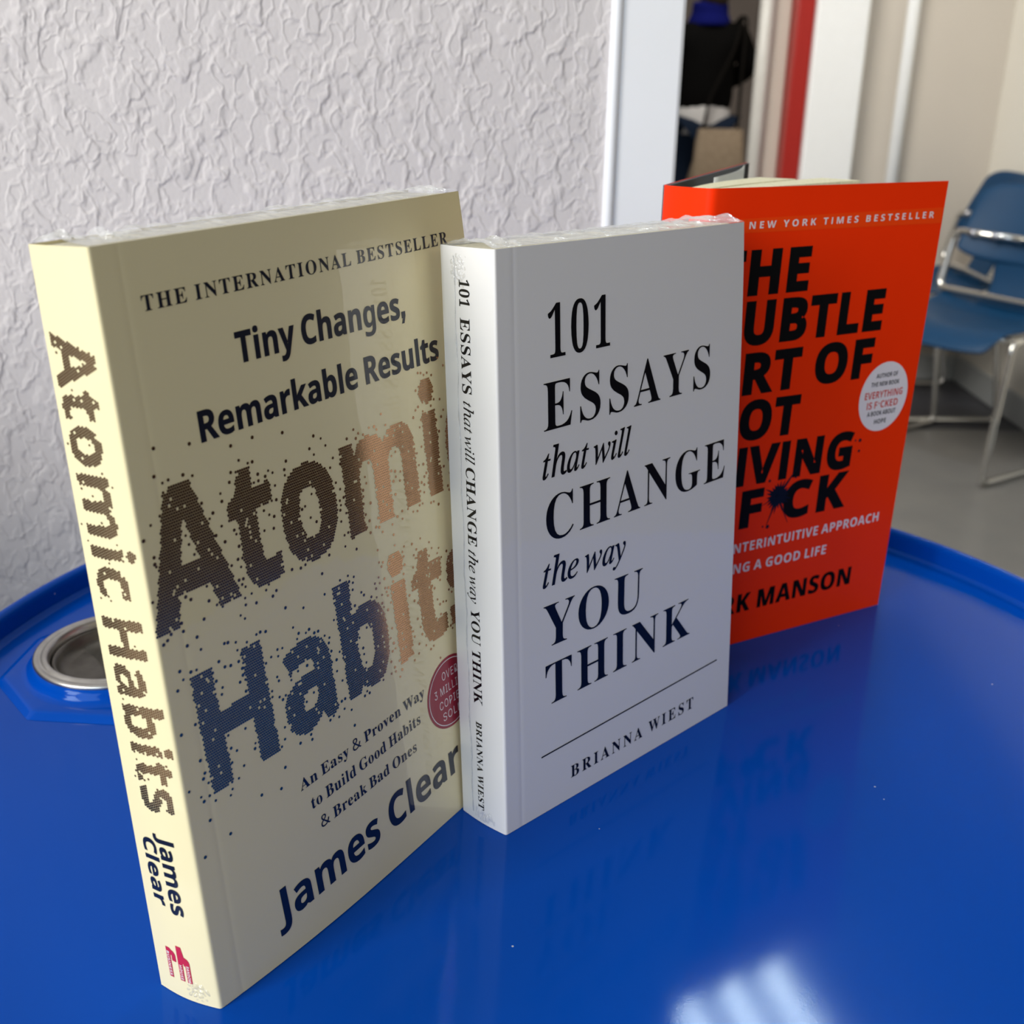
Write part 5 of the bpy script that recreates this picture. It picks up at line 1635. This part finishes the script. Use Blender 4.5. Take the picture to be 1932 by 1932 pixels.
ring_shell('shirt', [(0, 0, 0.755, 0.172, 0.142), (0, 0, 0.79, 0.170, 0.141), (0, 0, 0.93, 0.155, 0.130)], m_shirt, pr)
J = [(0, 0, 0.86, .16, .13), (-0.088, 0, 0.78, .10, .105), (-0.097, 0.01, 0.45, .075, .08), (-0.10, 0.03, 0.10, .062, .07),
     (0.088, 0, 0.78, .10, .105), (0.10, -0.02, 0.45, .075, .08), (0.105, 0.02, 0.10, .062, .07)]
skin_mesh('jeans', J, [(0, 1), (1, 2), (2, 3), (0, 4), (4, 5), (5, 6)], m_jeans, pr)
sc_rows = []
for i in range(9):
    t_ = i / 8
    sc_rows.append((-0.005, -0.012, 1.345 + 0.125 * t_, 0.125 - 0.03 * t_ + 0.004 * math.sin(t_ * 9), 0.115 - 0.03 * t_ + 0.004 * math.sin(t_ * 9)))
ring_shell('scarf', sc_rows, m_scarf, pr)
hr = bmesh.new()
bmesh.ops.create_uvsphere(hr, u_segments=28, v_segments=18, radius=1.0)
for v in hr.verts:
    x, y, z = v.co
    k = 1.0 + 0.05 * math.sin(9 * x + 4 * z) * math.cos(7 * y)
    v.co = (-0.015 + 0.098 * x * k, -0.005 + 0.112 * y * k, 1.560 + 0.115 * z * k - (0.03 if y > 0.3 and z < 0 else 0))
bmesh.ops.delete(hr, geom=[v for v in hr.verts if v.co.y < -0.055 and v.co.z < 1.60], context='VERTS')
o = link('hair', bm_mesh('hair', hr), m_hair, pr, True)
for s in (-1, 1):
    bm = bmesh.new()
    x0, y0 = (-0.102, -0.03) if s < 0 else (0.11, -0.04)
    bmesh.ops.create_uvsphere(bm, u_segments=20, v_segments=12, radius=1.0)
    for v in bm.verts:
        v.co = (x0 + 0.048 * v.co.x, y0 + 0.135 * v.co.y, max(0.0, 0.04 + 0.055 * v.co.z))
    link('shoe', bm_mesh('shoe', bm), m_shoe, pr, True)
# bag
m_bag = add_noise(mat('beige_canvas', (0.42, 0.335, 0.24), 0.9, spec=0.1), 40, 0.6, (0.30, 0.235, 0.165))
bag = thing('tote_bag', 'beige canvas bag slung behind the person in the black coat', 'bag', (1.215, 6.745, 0), math.radians(4))
bm = bmesh.new()
rings_ = []
for z, hx_, hy_ in ((0.40, 0.10, 0.045), (0.41, 0.135, 0.065), (0.50, 0.15, 0.075), (0.62, 0.145, 0.07), (0.72, 0.135, 0.05), (0.795, 0.125, 0.03)):
    r_ = []
    for i in range(32):
        a = 2 * PI * i / 32
        c_, s_ = math.cos(a), math.sin(a)
        ex = math.copysign(abs(c_) ** 0.5, c_)
        ey = math.copysign(abs(s_) ** 0.5, s_)
        r_.append(bm.verts.new((ex * hx_ + 0.004 * math.sin(5 * a + 20 * z) + (0.018 if z < 0.6 else 0) * (-1), ey * hy_ + 0.006 * math.sin(4 * a + 31 * z), z)))
    rings_.append(r_)
for A_, B_ in zip(rings_, rings_[1:]):
    for i in range(32):
        bm.faces.new((A_[i], A_[(i + 1) % 32], B_[(i + 1) % 32], B_[i]))
bm.faces.new(rings_[0][::-1])
link('sack', bm_mesh('sack', bm), m_bag, bag, True)
m_strap = add_noise(mat('dark_brown_webbing', (0.009, 0.008, 0.007), 0.9, spec=0.1), 60, 0.4, (0.007, 0.006, 0.005))
bm = bmesh.new()
pts = fillet([(-0.10, 0.02, 0.77), (-0.06, 0.075, 0.95), (0.07, 0.095, 1.22), (0.115, 0.14, 1.375), (0.135, 0.25, 1.402), (0.13, 0.36, 1.36)], 0.05)
sweep(bm, pts, 0.009, 10)
link('strap', bm_mesh('strap', bm), m_strap, bag, True)
bm = bmesh.new()
pts = fillet([(0.10, 0.02, 0.77), (0.115, 0.075, 0.95), (0.125, 0.095, 1.22), (0.14, 0.14, 1.375), (0.15, 0.25, 1.402), (0.145, 0.36, 1.36)], 0.05)
sweep(bm, pts, 0.009, 10)
link('strap', bm_mesh('strap', bm), m_strap, bag, True)
